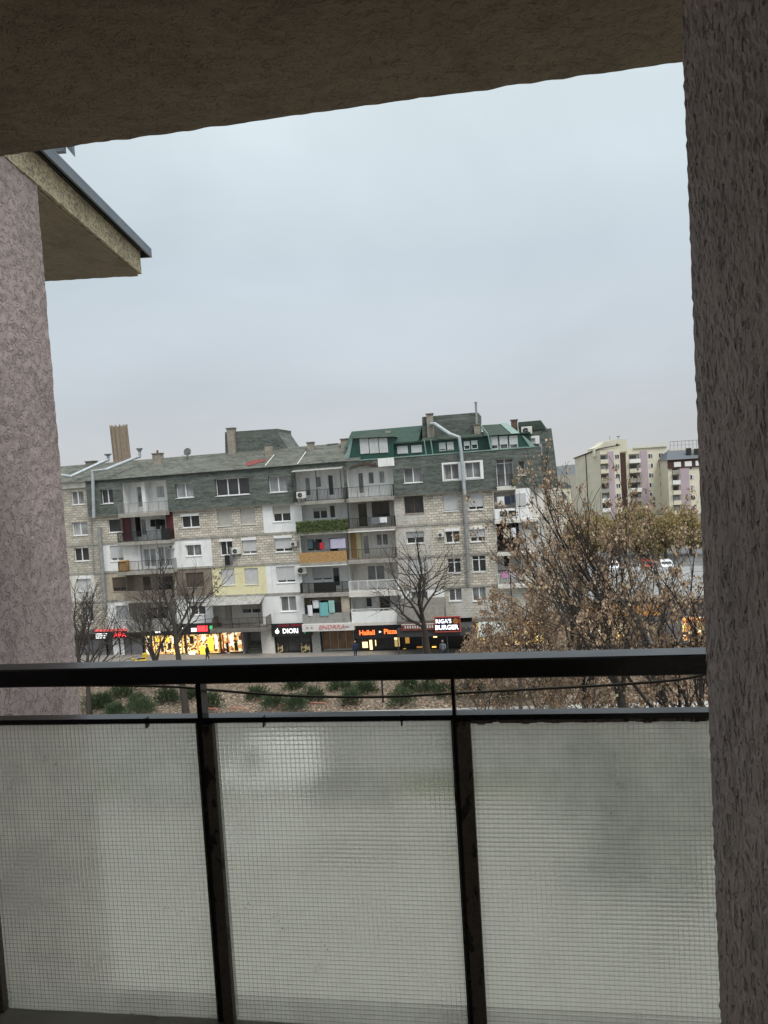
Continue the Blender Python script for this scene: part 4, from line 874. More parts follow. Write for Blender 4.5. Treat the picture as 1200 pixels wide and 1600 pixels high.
b = MB(); b.box(1.55, 2.6, -.02, -.002, -.25, .3); b.build('red_mark', REDL, t); b = MB(); b.lathe([(.2, -.03), (.2, -.002)], 12, (3.0, 0, .1), 'y'); b.build('green_mark', SGREEN, t)
# burger terrace: dark awning, posts, furniture glow
b = MB(); xa, xb = gx(627, -.5), gx(742, -.5); b.box(xa, xb, -2.2, .0, zS-.35, zS-.15); b.box(xa, xb, -2.25, -2.18, zS-.85, zS-.15)
for q in (0, .33, .66, 1): x = xa+(xb-xa)*q; b.box(x-.04, x+.04, -2.2, -2.12, .1, zS-.35)
b.build('terrace_canopy', simple('terrace_fabric', (.05, .052, .055), .8), BLD)
b = MB(); b.add([(gx(628), -.05, LV[2]-.9), (gx(700), -.05, LV[2]-.9), (gx(700), -1.9, LV[1]+.25), (gx(628), -1.9, LV[1]+.25), (gx(628), -.05, LV[1]), (gx(700), -.05, LV[1]), (gx(700), -1.9, LV[1]), (gx(628), -1.9, LV[1])], [(0, 1, 2, 3), (3, 2, 6, 7), (0, 3, 7, 4), (1, 5, 6, 2), (4, 7, 6, 5)]); b.build('lean_to_roof', M['concrete_dark'], BLD)
# shops under the trees to the right: lit greengrocer
shop_front(745, 850, .4, GL, 'black', 6, zt=zS-.3); band(742, 870, zS-.1, LV[1], -.5, .5, 'concrete_dark')
b = MB(); xa, xb = gx(748, -2), gx(800, -2); b.add([(xa, -.02, zS+.1), (xb, -.02, zS+.1), (xb, -2.6, zS-.9), (xa, -2.6, zS-.9), (xa, -.02, zS+.02), (xb, -.02, zS+.02), (xb, -2.6, zS-.98), (xa, -2.6, zS-.98)], [(0, 1, 2, 3), (7, 6, 5, 4), (3, 2, 6, 7), (0, 3, 7, 4), (1, 5, 6, 2)]); b.build('shop_awning', simple('pale_green_canvas', (.45, .52, .49), .8), BLD)
# ---- single storey shop row beyond the block
SR = empty('shop_row', 'low flat roofed row of lit shops right of the apartment block', 'building', mat=FB.m @ Matrix.Translation((xe2+.3, 0, 0)))
b = MB(); b.box(0, 38, 0, 17, 0, 4.0); b.build('wall', simple('shop_row_grey_wall', (.14, .13, .125), .9, var=.3, sc=1), SR)
b = MB(); b.bbox(-.2, 38.2, -.6, 17.2, 4.003, 4.25, .03); b.build('roof', simple('pale_flat_roof', (.25, .255, .25), .85, var=.25, sc=.3, stain=.6, stcol=(.17, .17, .16), stsc=(.3, .5, 1)), SR)
for i in range(9):
    x = .8+i*4.1; b = MB(); b.box(x, x+3.4, -.06, -.01, 2.35, 2.45); b.box(x, x+3.4, -.06, -.01, .15, .35); b.box(x+1.66, x+1.74, -.06, -.01, .35, 2.35)
    o = b.build('shop_window', M['frame_grey'], SR); q = MB(); q.box(x, x+1.66, -.03, -.012, .35, 2.35); q.box(x+1.74, x+3.4, -.03, -.012, .35, 2.35); q.build('shop_pane', [GL, M['shopgrey'], GL2, GL][i % 4], o)
for (x0, x1, m, lb) in ((1, 7, simple('orange_board', (.6, .25, .05), .5), 'orange shop sign on the low shop row behind brown trees'), (13.2, 17.5, SB, 'dark sign with red lit letters on the low shop row'), (22, 28, SW, 'white sign on the low shop row near the right wall')):
    t = empty('shop_sign', lb, 'sign', mat=FB.m @ Matrix.Translation((xe2+.3+(x0+x1)/2, -.68, 3.2))); b = MB(); b.bbox(-(x1-x0)/2, (x1-x0)/2, 0, .07, -.45, .45, .01); b.build('board', m, t)
    if m is SB: text_mesh('nivoe', .9, REDL, t, (.4, -.02, 0), bold=.02, wide=1.1); b = MB(); b.box(-1.9, -1.5, -.02, -.002, -.4, .4); b.build('red_mark', REDL, t)
b = MB(); b.bbox(26, 37, -3.2, -.7, 2.6, 2.75, .02); b.build('shop_canopy', simple('white_canvas', (.62, .66, .66), .7), SR)

# ================================================================ FAR BUILDINGS
M['cream'] = simple('cream_render', (.66, .62, .50), .9, var=.08, sc=.3); M['lilac'] = simple('lilac_render', (.43, .355, .395), .9, var=.08, sc=.3); M['brown2'] = simple('dark_brown_render', (.07, .035, .03), .9)
M['slate'] = simple('slate_roof', (.10, .115, .13), .7, var=.2); M['cream2'] = simple('pale_cream_render', (.62, .60, .48), .9, var=.08, sc=.3)
def far_block(pxl, pxr, ptop, D, th, spec, label, nfl, fh=2.9, z_top=None, roof='cream', depth=14, base=-1):
    a = at((pxl), ptop, D); F2 = Frame(Vector((a.x, a.y, 0)), th); t = empty('apartment_tower', label, 'building', mat=F2.m)
    x1, _ = F2.un(pxr, ptop, 0); zt = F2.un((pxl+pxr)/2, ptop, 0)[1]; b = MB(); b.box(0, x1, 0, depth, base, zt); b.build('wall', M[spec['wall']], t)
    for (f0, f1, kind) in spec['cols']:
        xa, xb = f0*x1, f1*x1
        if kind in ('lilac', 'brown2', 'cream2'): b = MB(); b.box(xa, xb, -.25, .0, base, zt-(.8 if kind != 'brown2' else 1.2)); b.build('wall_stripe', M[kind], t); continue
        for i in range(nfl):
            z = zt-1.2-(i+1)*fh+.9
            if z < 0: break
            if kind == 'win':
                b = MB(); b.box(xa, xb, -.06, 0.0, z, z+1.4); o = b.build('window', M['frame'], t); xm = (xa+xb)/2
                for (p, q) in ((xa+.1, xm-.06), (xm+.06, xb-.1)): b = MB(); b.box(p, q, -.08, -.061, z+.1, z+1.3); b.build('pane', M[random.choice(['pane', 'pane', 'pane_cur', 'shutter'])], o)
            else:
                b = MB(); b.box(xa, xb, -.04, .0, z-.9, z+1.6); o = b.build('loggia', M['concrete_dark'], t)
                b = MB(); b.box(xa+.2, (xa+xb)/2+.5, -.06, -.041, z-.8, z+1.2); b.build('pane', M[random.choice(['pane', 'pane_net'])], o)
                b = MB(); b.box((xa+xb)/2+.7, xb-.3, -.06, -.041, z, z+1.2); b.build('pane', M['pane_net'], o)
                b = MB(); b.box(xa-.1, xb+.1, -1.0, -.0, z-1.1, z-.9); b.box(xa-.1, xb+.1, -1.0, -.93, z-.9, z+.1); b.build('parapet', M[random.choice(['white', 'cream', 'concrete', 'cream2'])], o)
    return t, F2, x1, zt
D1 = 216
t, F2, x1, zt = far_block(937, 968, 701, D1, .1, dict(wall='cream', cols=[(.0, .36, 'log'), (.38, .68, 'lilac'), (.74, .97, 'win')]), 'tall cream apartment tower with lilac stripe and sloping roofline', 9)
# its blank side wall, receding to the left, under a sloping roof edge
a = F2.inv @ at(898, 717, D1+16); zA = a.z
b = MB(); b.add([(0, 0, -1), (0, 0, zt), (a.x, a.y, zA), (a.x, a.y, -1), (x1, 0, zt), (x1*.9, 14, zt), (x1*.9, 14, -1)], [(3, 0, 1, 2), (1, 4, 5, 2), (2, 5, 6, 3)]); b.build('side_wall', M['cream'], t)
b = MB(); b.tube([(a.x-.3, a.y, zA+.15), (0, -.2, zt+.15), (x1+.2, -.2, zt+.9)], .22, 4); b.build('roof_edge', M['brown2'], t)
b = MB(); b.tube([(a.x*.55, a.y*.55-.3, -1), (a.x*.55, a.y*.55-.3, (zt+zA)/2)], .15, 5); b.build('drainpipe', M['iron'], t)
p = [F2.un(*cpx(10, X_, Y_), 2.0) for X_, Y_ in ((215, 250), (215, 175), (270, 150), (310, 115), (345, 108), (400, 95), (513, 92), (513, 200))]; b = MB(); b.prism(p, 2, 12); fixn(b.build('roof_house', M['cream2'], t))
p = F2.un(*cpx(10, 425, 143), 1.9); b = MB(); b.box(p[0]-.3, p[0]+.3, 1.9, 1.99, p[1]-.3, p[1]+.3); b.build('vent', M['dark'], t)
p = F2.un(*cpx(10, 435, 90), 4); b = MB(); b.tube([(p[0], 4, p[1]-1), (p[0], 4, p[1]+.8)], .08, 4); b.box(p[0]-.5, p[0]+.5, 3.95, 4.05, p[1]+.6, p[1]+.8); b.tube([(p[0]-2.5, 4, p[1]-1), (p[0]-2.5, 4, p[1]+1.1)], .06, 4); b.build('antenna', M['iron'], t)
t, F3, x1, zt = far_block(967, 1042, 700, D1+2, .1, dict(wall='cream', cols=[(.02, .13, 'brown2'), (.20, .42, 'log'), (.44, .58, 'lilac'), (.60, .70, 'win'), (.82, .92, 'win')]), 'wide cream apartment tower with brown recess and lilac stripe', 9)
b = MB(); b.box(x1*.3, x1, -.4, 1, zt, zt+.35)
for i in range(9): b.box(x1*(.3+.078*i), x1*(.3+.078*i)+.12, .2, .3, zt+.35, zt+1.0)
b.box(x1*.3, x1, .2, .3, zt+1.0, zt+1.12); b.build('roof_railing', M['cream2'], t)
t, F4, x1, zt = far_block(1043, 1120, 716, D1-8, .12, dict(wall='cream', cols=[(.08, .22, 'log'), (.24, .42, 'lilac'), (.44, .54, 'win'), (.64, .72, 'win'), (.8, .9, 'win')]), 'cream and lilac apartment tower with slate roof, partly behind right wall', 8)
b = MB(); b.box(-.1, x1, -.35, 0, zt-2.6, zt-.1); o = b.build('brown_storey', M['brown2'], t)
for q in (.12, .34, .56, .78): b = MB(); b.box(x1*q, x1*q+1.9, -.42, -.352, zt-2.2, zt-.8); b.build('attic_window', M['frame'], o)
b = MB(); b.add([(-.5, -.8, zt-.1), (x1, -.8, zt-.1), (x1, 7, zt+2.6), (2, 7, zt+2.6), (-.5, 14, zt-.1), (x1, 14, zt-.1)], [(0, 1, 2, 3), (0, 3, 4), (3, 2, 5, 4)]); r = b.build('roof', M['slate'], t)
b = MB(); b.box(6, 7.2, 2, 3.2, zt, zt+3.0); b.box(8.2, 9.2, 2, 3, zt, zt+2.7); b.build('chimney', M['iron'], r)
t, F5, x1, zt = far_block(1047, 1130, 700, D1+60, .1, dict(wall='cream2', cols=[]), 'distant white block with roof terrace railing behind slate roof', 2)
b = MB()
for i in range(14): b.box(x1*i/14, x1*i/14+.15, 0, .1, zt, zt+3)
b.box(0, x1, 0, .1, zt+2.9, zt+3.1); b.box(0, x1, 0, .1, zt+1.5, zt+1.6); b.build('roof_railing', M['frame_grey'], t)
# distant low houses between the block and the towers
for (pa, pb, pt, D, lb) in ((868, 884, 772, 170, 'small pale distant house seen past the end of the block'), (872, 892, 758, 260, 'far blue grey house beyond the pale one')):
    a = at(pa, pt, D); c = at(pb, pt, D); t = empty('house', lb, 'building', loc=(a.x, a.y, 0)); w = c.x-a.x
    b = MB(); b.box(0, w, 0, 8, 0, a.z-1); b.build('wall', M['cream2'], t); b = MB(); b.prism([(-.4, a.z-1), (w+.4, a.z-1), (w/2, a.z+1.2)], -.4, 8.4); fixn(b.build('roof', M['slate'], t))
    b = MB(); b.box(w*.2, w*.4, -.05, 0, 1.5, 2.8); b.box(w*.6, w*.8, -.05, 0, 1.5, 2.8); b.build('window', M['pane'], t)
# far hills
b = MB()
for i in range(61):
    x = -900+i*30; z = 14+10*noise.noise((x*.004, 2, 0))+4*noise.noise((x*.02, 5, 0)); b.v += [(x, 1150, -1), (x, 1150+0, z), (x, 1500, -1)]
for i in range(60): b.f += [(i*3, i*3+3, i*3+4, i*3+1), (i*3+1, i*3+4, i*3+5, i*3+2)]
struct(b.build('hills', simple('far_hills', (.26, .29, .32), .9, sc=.01)))
# fluted tower behind the left roof
a = at(196, 700, 120); zt = at(196, 668, 120).z; t = MB(); n = 24; vs = []
for z, k in ((0, 0), (zt, 1)):
    for i in range(n):
        an = i*2*math.pi/n; r = 1.42 if i % 2 else 1.12; vs.append((r*math.cos(an), r*math.sin(an)*.8, z+(.55 if (k and i % 2) else 0)))
vs.append((0, 0, zt-.3)); t.add(vs, [(i, (i+1) % n, n+(i+1) % n, n+i) for i in range(n)]+[(n+i, n+(i+1) % n, 2*n) for i in range(n)])
o = t.build('fluted_tower', M['fluted']); o.location = (a.x, a.y, 0); o.rotation_euler = (0, -.03, .2); tag(o, 'brown fluted concrete tower with jagged top behind the left roof', 'tower')

# ================================================================ TREES
M['bark'] = simple('dark_bark', (.045, .037, .031), .95, var=.4, sc=10, bump=.01); M['bark2'] = simple('grey_brown_bark', (.12, .092, .075), .95, var=.4, sc=10)
def leafmat(name, cols):
    m, t, bs, o = newmat(name); g = t.nodes.new('ShaderNodeNewGeometry'); r = t.nodes.new('ShaderNodeValToRGB'); t.links.new(g.outputs['Random Per Island'], r.inputs[0])
    r.color_ramp.elements[0].color = (*cols[0], 1); r.color_ramp.elements[1].color = (*cols[-1], 1)
    for i, c in enumerate(cols[1:-1]): e = r.color_ramp.elements.new((i+1)/(len(cols)-1)); e.color = (*c, 1)
    t.links.new(r.outputs[0], bs.inputs['Base Color']); bs.inputs['Roughness'].default_value = .65
    tr = t.nodes.new('ShaderNodeBsdfTranslucent'); t.links.new(r.outputs[0], tr.inputs[0]); mx = t.nodes.new('ShaderNodeMixShader'); mx.inputs[0].default_value = .3
    t.links.new(bs.outputs[0], mx.inputs[1]); t.links.new(tr.outputs[0], mx.inputs[2]); t.links.new(mx.outputs[0], o.inputs[0]); return m
M['leaf'] = leafmat('dry_brown_leaf', [(.13, .075, .05), (.30, .20, .13), (.50, .37, .24), (.22, .125, .07), (.66, .55, .40)])
M['willow'] = leafmat('golden_willow_leaf', [(.28, .21, .09), (.38, .29, .13), (.30, .26, .12), (.46, .36, .18)])
M['fir'] = leafmat('juniper_leaf', [(.03, .05, .025), (.06, .09, .04), (.085, .12, .055), (.045, .07, .04)])
NC3 = [2]
def grow(trunk, twig, leaves, p, d, L, r, lv, maxlv, rnd, spread, up, tips, bole=.55, cr=.65):
    n = 5 if lv < 2 else 3; pts = [p.copy()]; rs = [r]; q = p.copy(); dd = d.copy(); r1 = r*(.55 if lv else .5)
    for i in range(n):
        dd = (dd + Vector((rnd.gauss(0, 1), rnd.gauss(0, 1), rnd.gauss(0, .6)))*(.045+.085*min(lv, 1)+.035*lv)*.9 + Vector((0, 0, up*(.5 if lv == 0 else 1)))).normalized()
        q = q + dd*(L/n); pts.append(q.copy()); rs.append(r+(r1-r)*(i+1)/n)
    (trunk if lv < 2 else twig).tube(pts, rs, 7 if lv == 0 else (5 if lv == 1 else 3), cap=False)
    if lv >= maxlv: tips.append((pts, dd)); return
    nc = {0: 5, 1: 4, 2: 3, 3: NC3[0]}.get(lv, 3)
    for i in range(nc):
        f = .35+.65*(i+rnd.random()*.7)/nc if lv else bole+(1-bole)*(i+rnd.random()*.5)/nc
        j = min(int(f*n), n-1); b_ = pts[j].lerp(pts[j+1], f*n-j if f*n-j < 1 else 1)
        ax = dd.orthogonal().normalized(); ax.rotate(Matrix.Rotation(rnd.random()*6.283, 3, dd)); nd = (dd*math.cos(spread)+ax*math.sin(spread)*rnd.uniform(.7, 1.15)).normalized()
        grow(trunk, twig, leaves, b_, nd, L*rnd.uniform(.5, .78)*(cr/.65 if lv == 0 else 1), max(.008, rs[j]*.6), lv+1, maxlv, rnd, spread, up, tips)
    grow(trunk, twig, leaves, q, dd, L*(cr if lv == 0 else .65), max(.008, r1), lv+1, maxlv, rnd, spread*.9, up, tips)
def tree(base, H, r, label, seed, leaf=0, lean=(0, 0), spread=.6, up=.06, cat='tree', group='trees', maxlv=4, tf=.36, leafsize=.075, bark='bark', name='bare_tree', bole=.55, cr=.65, cs=.10):
    rnd = random.Random(seed); t = empty(name, label, cat, loc=base, group=group)
    tk, tw, tips = MB(), MB(), []
    grow(tk, tw, None, Vector((0, 0, -.1)), Vector((lean[0], lean[1], 1)).normalized(), H*tf, r, 0, maxlv, rnd, spread, up, tips, bole, cr)
    zm = max(v[2] for v in tw.v); s = H/zm
    for b in (tk, tw): b.v = [(v[0]*s, v[1]*s, v[2]*s) for v in b.v]
    tk.build('trunk', M[bark], t, smooth=True); tw.build('crown', M[bark], t, stuff=True)
    if leaf:
        lf = MB()
        for pts, dd in tips:
            cl_ = pts[rnd.randrange(2, len(pts))]*s
            for k in range(int(leaf*rnd.choice((0, .5, 1, 2, 3.5)))):
                p = cl_ + Vector((rnd.gauss(0, cs), rnd.gauss(0, cs), rnd.gauss(-cs*.6, cs*1.3))); w = leafsize*rnd.uniform(.45, 1.5)
                a = Vector((rnd.gauss(0, .5), rnd.gauss(0, .5), -1)).normalized()*w; c = a.orthogonal().normalized(); c.rotate(Matrix.Rotation(rnd.random()*6.28, 3, a.normalized())); c *= w*.38
                k2 = a.cross(c).normalized()*w*.2
                lf.add([p, p+a*.5+c+k2, p+a, p+a*.5-c+k2], [(0, 1, 2), (0, 2, 3)])
        lf.build('foliage', M['leaf'] if name == 'brown_leaved_tree' else M['willow'], t, stuff=True)
    return t
def gpos(px, py): p = ground_at(px, py); return (p.x, p.y, .1)
tree(gpos(291, 1116), 12.6, .19, 'tall bare tree with dark trunk before the bright yellow shop', 11, spread=.75, up=.05, bole=.75, cr=.42)
tree(gpos(261, 1088), 9.5, .17, 'bare tree leaning left beside the tallest bare trunk', 5, lean=(-.12, 0), spread=.7, tf=.42)
tree(gpos(245, 1072), 9.0, .15, 'slender bare tree left of the yellow shop window', 8, lean=(-.15, .0), spread=.72, tf=.42)
tree(gpos(140, 1120), 9.6, .19, 'bare tree beside the left stucco wall', 21, spread=.62)
tree(gpos(672, 1052), 12.4, .26, 'wide bare tree in front of the burger shop', 33, spread=.85, up=.04, bole=.7, cr=.62)
tree(gpos(128, 1075), 10.2, .16, 'bare tree just above the left railing end near the red sign', 44, spread=.65)
bt = 'brown leaved trees on the right'
def dpos(px, D): p = at(px, 735, D); return (p.x, p.y, 0)
NC3[0] = 2
BL = dict(group=bt, name='brown_leaved_tree')
tree(dpos(795, 47), 9.6, .13, 'brown leaved tree furthest left, before the shop awning', 51, 7, lean=(-.05, 0), bark='bark2', leafsize=.15, spread=.5, up=.08, **BL)
tree(dpos(762, 49), 6.0, .10, 'low brown leaved tree right of the burger sign', 58, 7, lean=(.0, 0), bark='bark2', leafsize=.14, spread=.6, **BL)
tree(dpos(905, 38), 14.2, .17, 'brown leaved tree leaning left before the gable end of the block', 62, 7, lean=(-.12, 0), bark='bark', leafsize=.14, spread=.42, up=.08, **BL)
tree(dpos(985, 33), 17.6, .21, 'tallest brown leaved tree reaching up beside the shingled gable', 73, 7, lean=(-.15, 0), bark='bark', leafsize=.13, spread=.42, up=.08, tf=.33, **BL)
tree(dpos(1050, 31), 16.6, .19, 'brown leaved tree before the cream apartment towers', 87, 7, lean=(-.10, 0), bark='bark', leafsize=.13, spread=.45, up=.07, **BL)
tree(dpos(1110, 28), 15.2, .18, 'rightmost brown leaved tree beside the dark stucco wall', 95, 7, lean=(-.10, 0), bark='bark', leafsize=.12, spread=.45, **BL)
for k_, (px_, D_, H_, lb_) in enumerate(((742, 45, 6.8, 'low twiggy brown shrub tree behind the second upright'), (835, 40, 7.6, 'low brown shrub tree leaning over the pale path'), (925, 37, 8.6, 'low twiggy brown tree below the tall leaning ones'), (1010, 36, 9.0, 'low brown tree between the two tallest trunks'), (1085, 34, 9.0, 'low brown tree against the right wall edge'))):
    tree(dpos(px_, D_), H_, .09, lb_, 400+k_, 7, lean=(-.1, 0), bark='bark2', leafsize=.12, spread=.8, bole=.25, cr=.75, up=.03, **BL)
tree(dpos(845, 42), 10.0, .12, 'brown leaved tree with thin stems over the path', 104, 7, lean=(-.08, 0), bark='bark2', leafsize=.14, spread=.5, up=.08, **BL)
for i, (px, D, H, lb) in enumerate(((895, 118, 9.0, 'leftmost golden willow behind the shop row'), (925, 124, 9.5, 'second golden willow from the left behind the shop row'), (960, 116, 10, 'golden willow below the cream towers'), (1000, 122, 9.5, 'golden willow behind the tallest brown branches'), (1035, 118, 9, 'golden willow nearly at the right wall'), (1075, 120, 9.5, 'golden willow hidden partly by the right wall'))):
    tree(dpos(px, D), H*.86, .25, lb, 200+i, 60, cs=.5, bole=.3, group='golden willows', name='willow_tree', bark='bark2', leafsize=.36, spread=.8, maxlv=3)
o = HEDGE.build('hedge', M['fir'], stuff=True); tag(o, 'low olive green hedge beyond the wired glass panels', 'hedge')
# evergreen bushes on the bank
def bush(px, py, w, h, label, seed, big=0):
    rnd = random.Random(seed); p = ground_at(px, py, .3); b = MB()
    for i in range(900):
        a = rnd.random()*6.28; e = rnd.random()**.6; rr = w/2*rnd.uniform(.25, 1)*(1+.25*math.sin(a*3+seed)); q = Vector((rr*math.cos(a)*math.cos(e), rr*math.sin(a)*math.cos(e)*.8, h*math.sin(e)*rnd.uniform(.4, 1.1)))
        d = (q+Vector((rnd.gauss(0, .15), rnd.gauss(0, .15), .25))).normalized()*rnd.uniform(.12, .26)*(1+big); c = d.orthogonal().normalized(); c.rotate(Matrix.Rotation(rnd.random()*6.28, 3, d.normalized())); c *= .035*(1+big)
        b.add([q-c, q+c, q+d+c*.3, q+d-c*.3], [(0, 1, 2, 3)])
    t = empty('juniper_bush', label, 'bush', loc=(p.x, p.y, .22), group=None if big else 'juniper bushes on the planted bank'); b.build('foliage', M['fir'], t, stuff=True)
    s = MB()
    for k in range(4): a = k*1.6+rnd.random(); s.tube([(0, 0, -.1), (math.cos(a)*w*.15, math.sin(a)*w*.15, h*.3), (math.cos(a)*w*.3, math.sin(a)*w*.3, h*.6)], [.03, .02, .01], 4)
    s.build('stem', M['bark'], t)
bs_list = [(150, 1108, 'bush beside the bare trunk at the left wall'), (163, 1106, 'small bush second from left wall'), (192, 1092, 'bush high on the bank left of centre trunks'), (216, 1106, 'large bush low on the bank at left'), (181, 1117, 'tiny bush at the lower edge of the bank, left'),
 (262, 1098, 'bush between the two left tree trunks'), (222, 1116, 'bush at the panel frame, left'), (303, 1092, 'bush right behind the tall trunk'), (330, 1106, 'bush right of the balcony upright'), (402, 1092, 'bush left of centre under the cable'), (428, 1104, 'rounded bush above the red hoops'),
 (462, 1078, 'bush high by the pavement, centre left'), (490, 1096, 'bush in centre of the bank'), (463, 1108, 'small bush beside the middle hoop'), (548, 1100, 'dark rounded bush behind the right hoop'), (533, 1078, 'bush by the pavement at centre'), (572, 1084, 'wide bush at centre by the pavement'),
 (628, 1100, 'bush right of the thin post'), (640, 1080, 'wide bush right of centre by the pavement'), (672, 1082, 'bush under the wide bare tree'), (700, 1088, 'bush left of the second upright'), (740, 1085, 'bush right of the second upright'), (800, 1092, 'bush among brown leaves at right'), (853, 1080, 'dark bush between the right trunks')]
for i, (px, py, lb) in enumerate(bs_list): rr = random.Random(i); bush(px, py, rr.uniform(1.7, 2.8), rr.uniform(.9, 1.45), lb, 300+i)
bush(1020, 1410, 3.6, 5.6, 'tall dark evergreen shrub blurred behind the right glass panel', 501, 2.2); bush(935, 1290, 3.4, 4.2, 'second evergreen shrub behind the right glass panel, nearer the post', 502, 2.2); bush(1085, 1330, 3.0, 5.0, 'evergreen shrub behind the glass next to the right wall', 503, 2.2)
# scattered stones and fallen leaves on the bank
b = MB(); rnd = random.Random(3)
for i in range(9000):
    x = rnd.uniform(-32, 30); s = rnd.random(); ya, yb = 49.85-.103*x, 58.4-.178*x; y = ya+(yb-ya)*s; z = .06+.35*math.sin(s*math.pi)**.7+.10*noise.noise((x*.8, y*.8, 3)); w = rnd.uniform(.04, .12); a = rnd.random()*6.28
    c, d = Vector((math.cos(a), math.sin(a), rnd.uniform(-.3, .3)))*w, Vector((-math.sin(a), math.cos(a), rnd.uniform(-.3, .5)))*w*.6; p = Vector((x, y, z+.03)); b.quad(p-c, p-d, p+c, p+d)
o = b.build('fallen_leaves', leafmat('fallen_leaf', [(.17, .12, .08), (.26, .19, .13), (.11, .07, .045), (.36, .3, .23), (.19, .12, .085)])); o['kind'] = 'stuff'; o['label'] = 'fallen brown leaves over the planted bank'; o['category'] = 'leaves'
# red hoops
HOOP = simple('faded_red_metal', (.42, .14, .10), .6, var=.2)
for i, (px, py, lb) in enumerate(((328, 1117, 'leftmost low red hoop rail by the first upright'), (372, 1116, 'second low red hoop rail from the left'), (446, 1112, 'third low red hoop rail from the left'), (498, 1108, 'fourth low red hoop rail, under the centre bush'), (549, 1106, 'rightmost low red hoop rail, before the dark rounded bush'))):
    p = ground_at(px, py); b = MB(); b.tube([(-.6, 0, -.1), (-.6, 0, .28), (-.52, 0, .36), (.52, 0, .36), (.6, 0, .28), (.6, 0, -.1)], .035, 6); o = b.build('hoop_barrier', HOOP, smooth=True)
    o.location = (p.x, p.y, .12); o.rotation_euler = (0, 0, -.17); tag(o, lb, 'barrier', 'red hoop barriers along the bank')
# lamps and posts
def lamp(px, py, D, label):
    p = at(px, py, D); t = empty('street_lamp', label, 'street lamp', loc=(p.x, p.y, 0)); H = p.z; b = MB(); b.tube([(0, 0, 0), (0, 0, H*.5), (0, 0, H)], [.09, .06, .045], 8); b.lathe([(.14, 0), (.14, .5), (.1, .6)], 8); b.build('pole', M['iron'], t)
    for s in (-1, 1): b = MB(); b.tube([(0, 0, H-.05), (s*.35, 0, H+.05)], .025, 5); b.bbox(min(s*.3, s*.95), max(s*.3, s*.95), -.14, .14, H, H+.12, .03); b.build('lamp_head', M['iron'], t)
lamp(797, 892, 58, 'dark street lamp with twin heads among the brown trees')
p = ground_at(599, 1103); b = MB(); b.tube([(0, 0, 0), (0, 0, 2.3)], .07, 8); b.lathe([(.1, 2.3), (.02, 2.4)], 8); o = b.build('metal_post', M['iron']); o.location = (p.x, p.y, .3); tag(o, 'thin dark post standing on the bank right of centre', 'post')
b = MB(); 
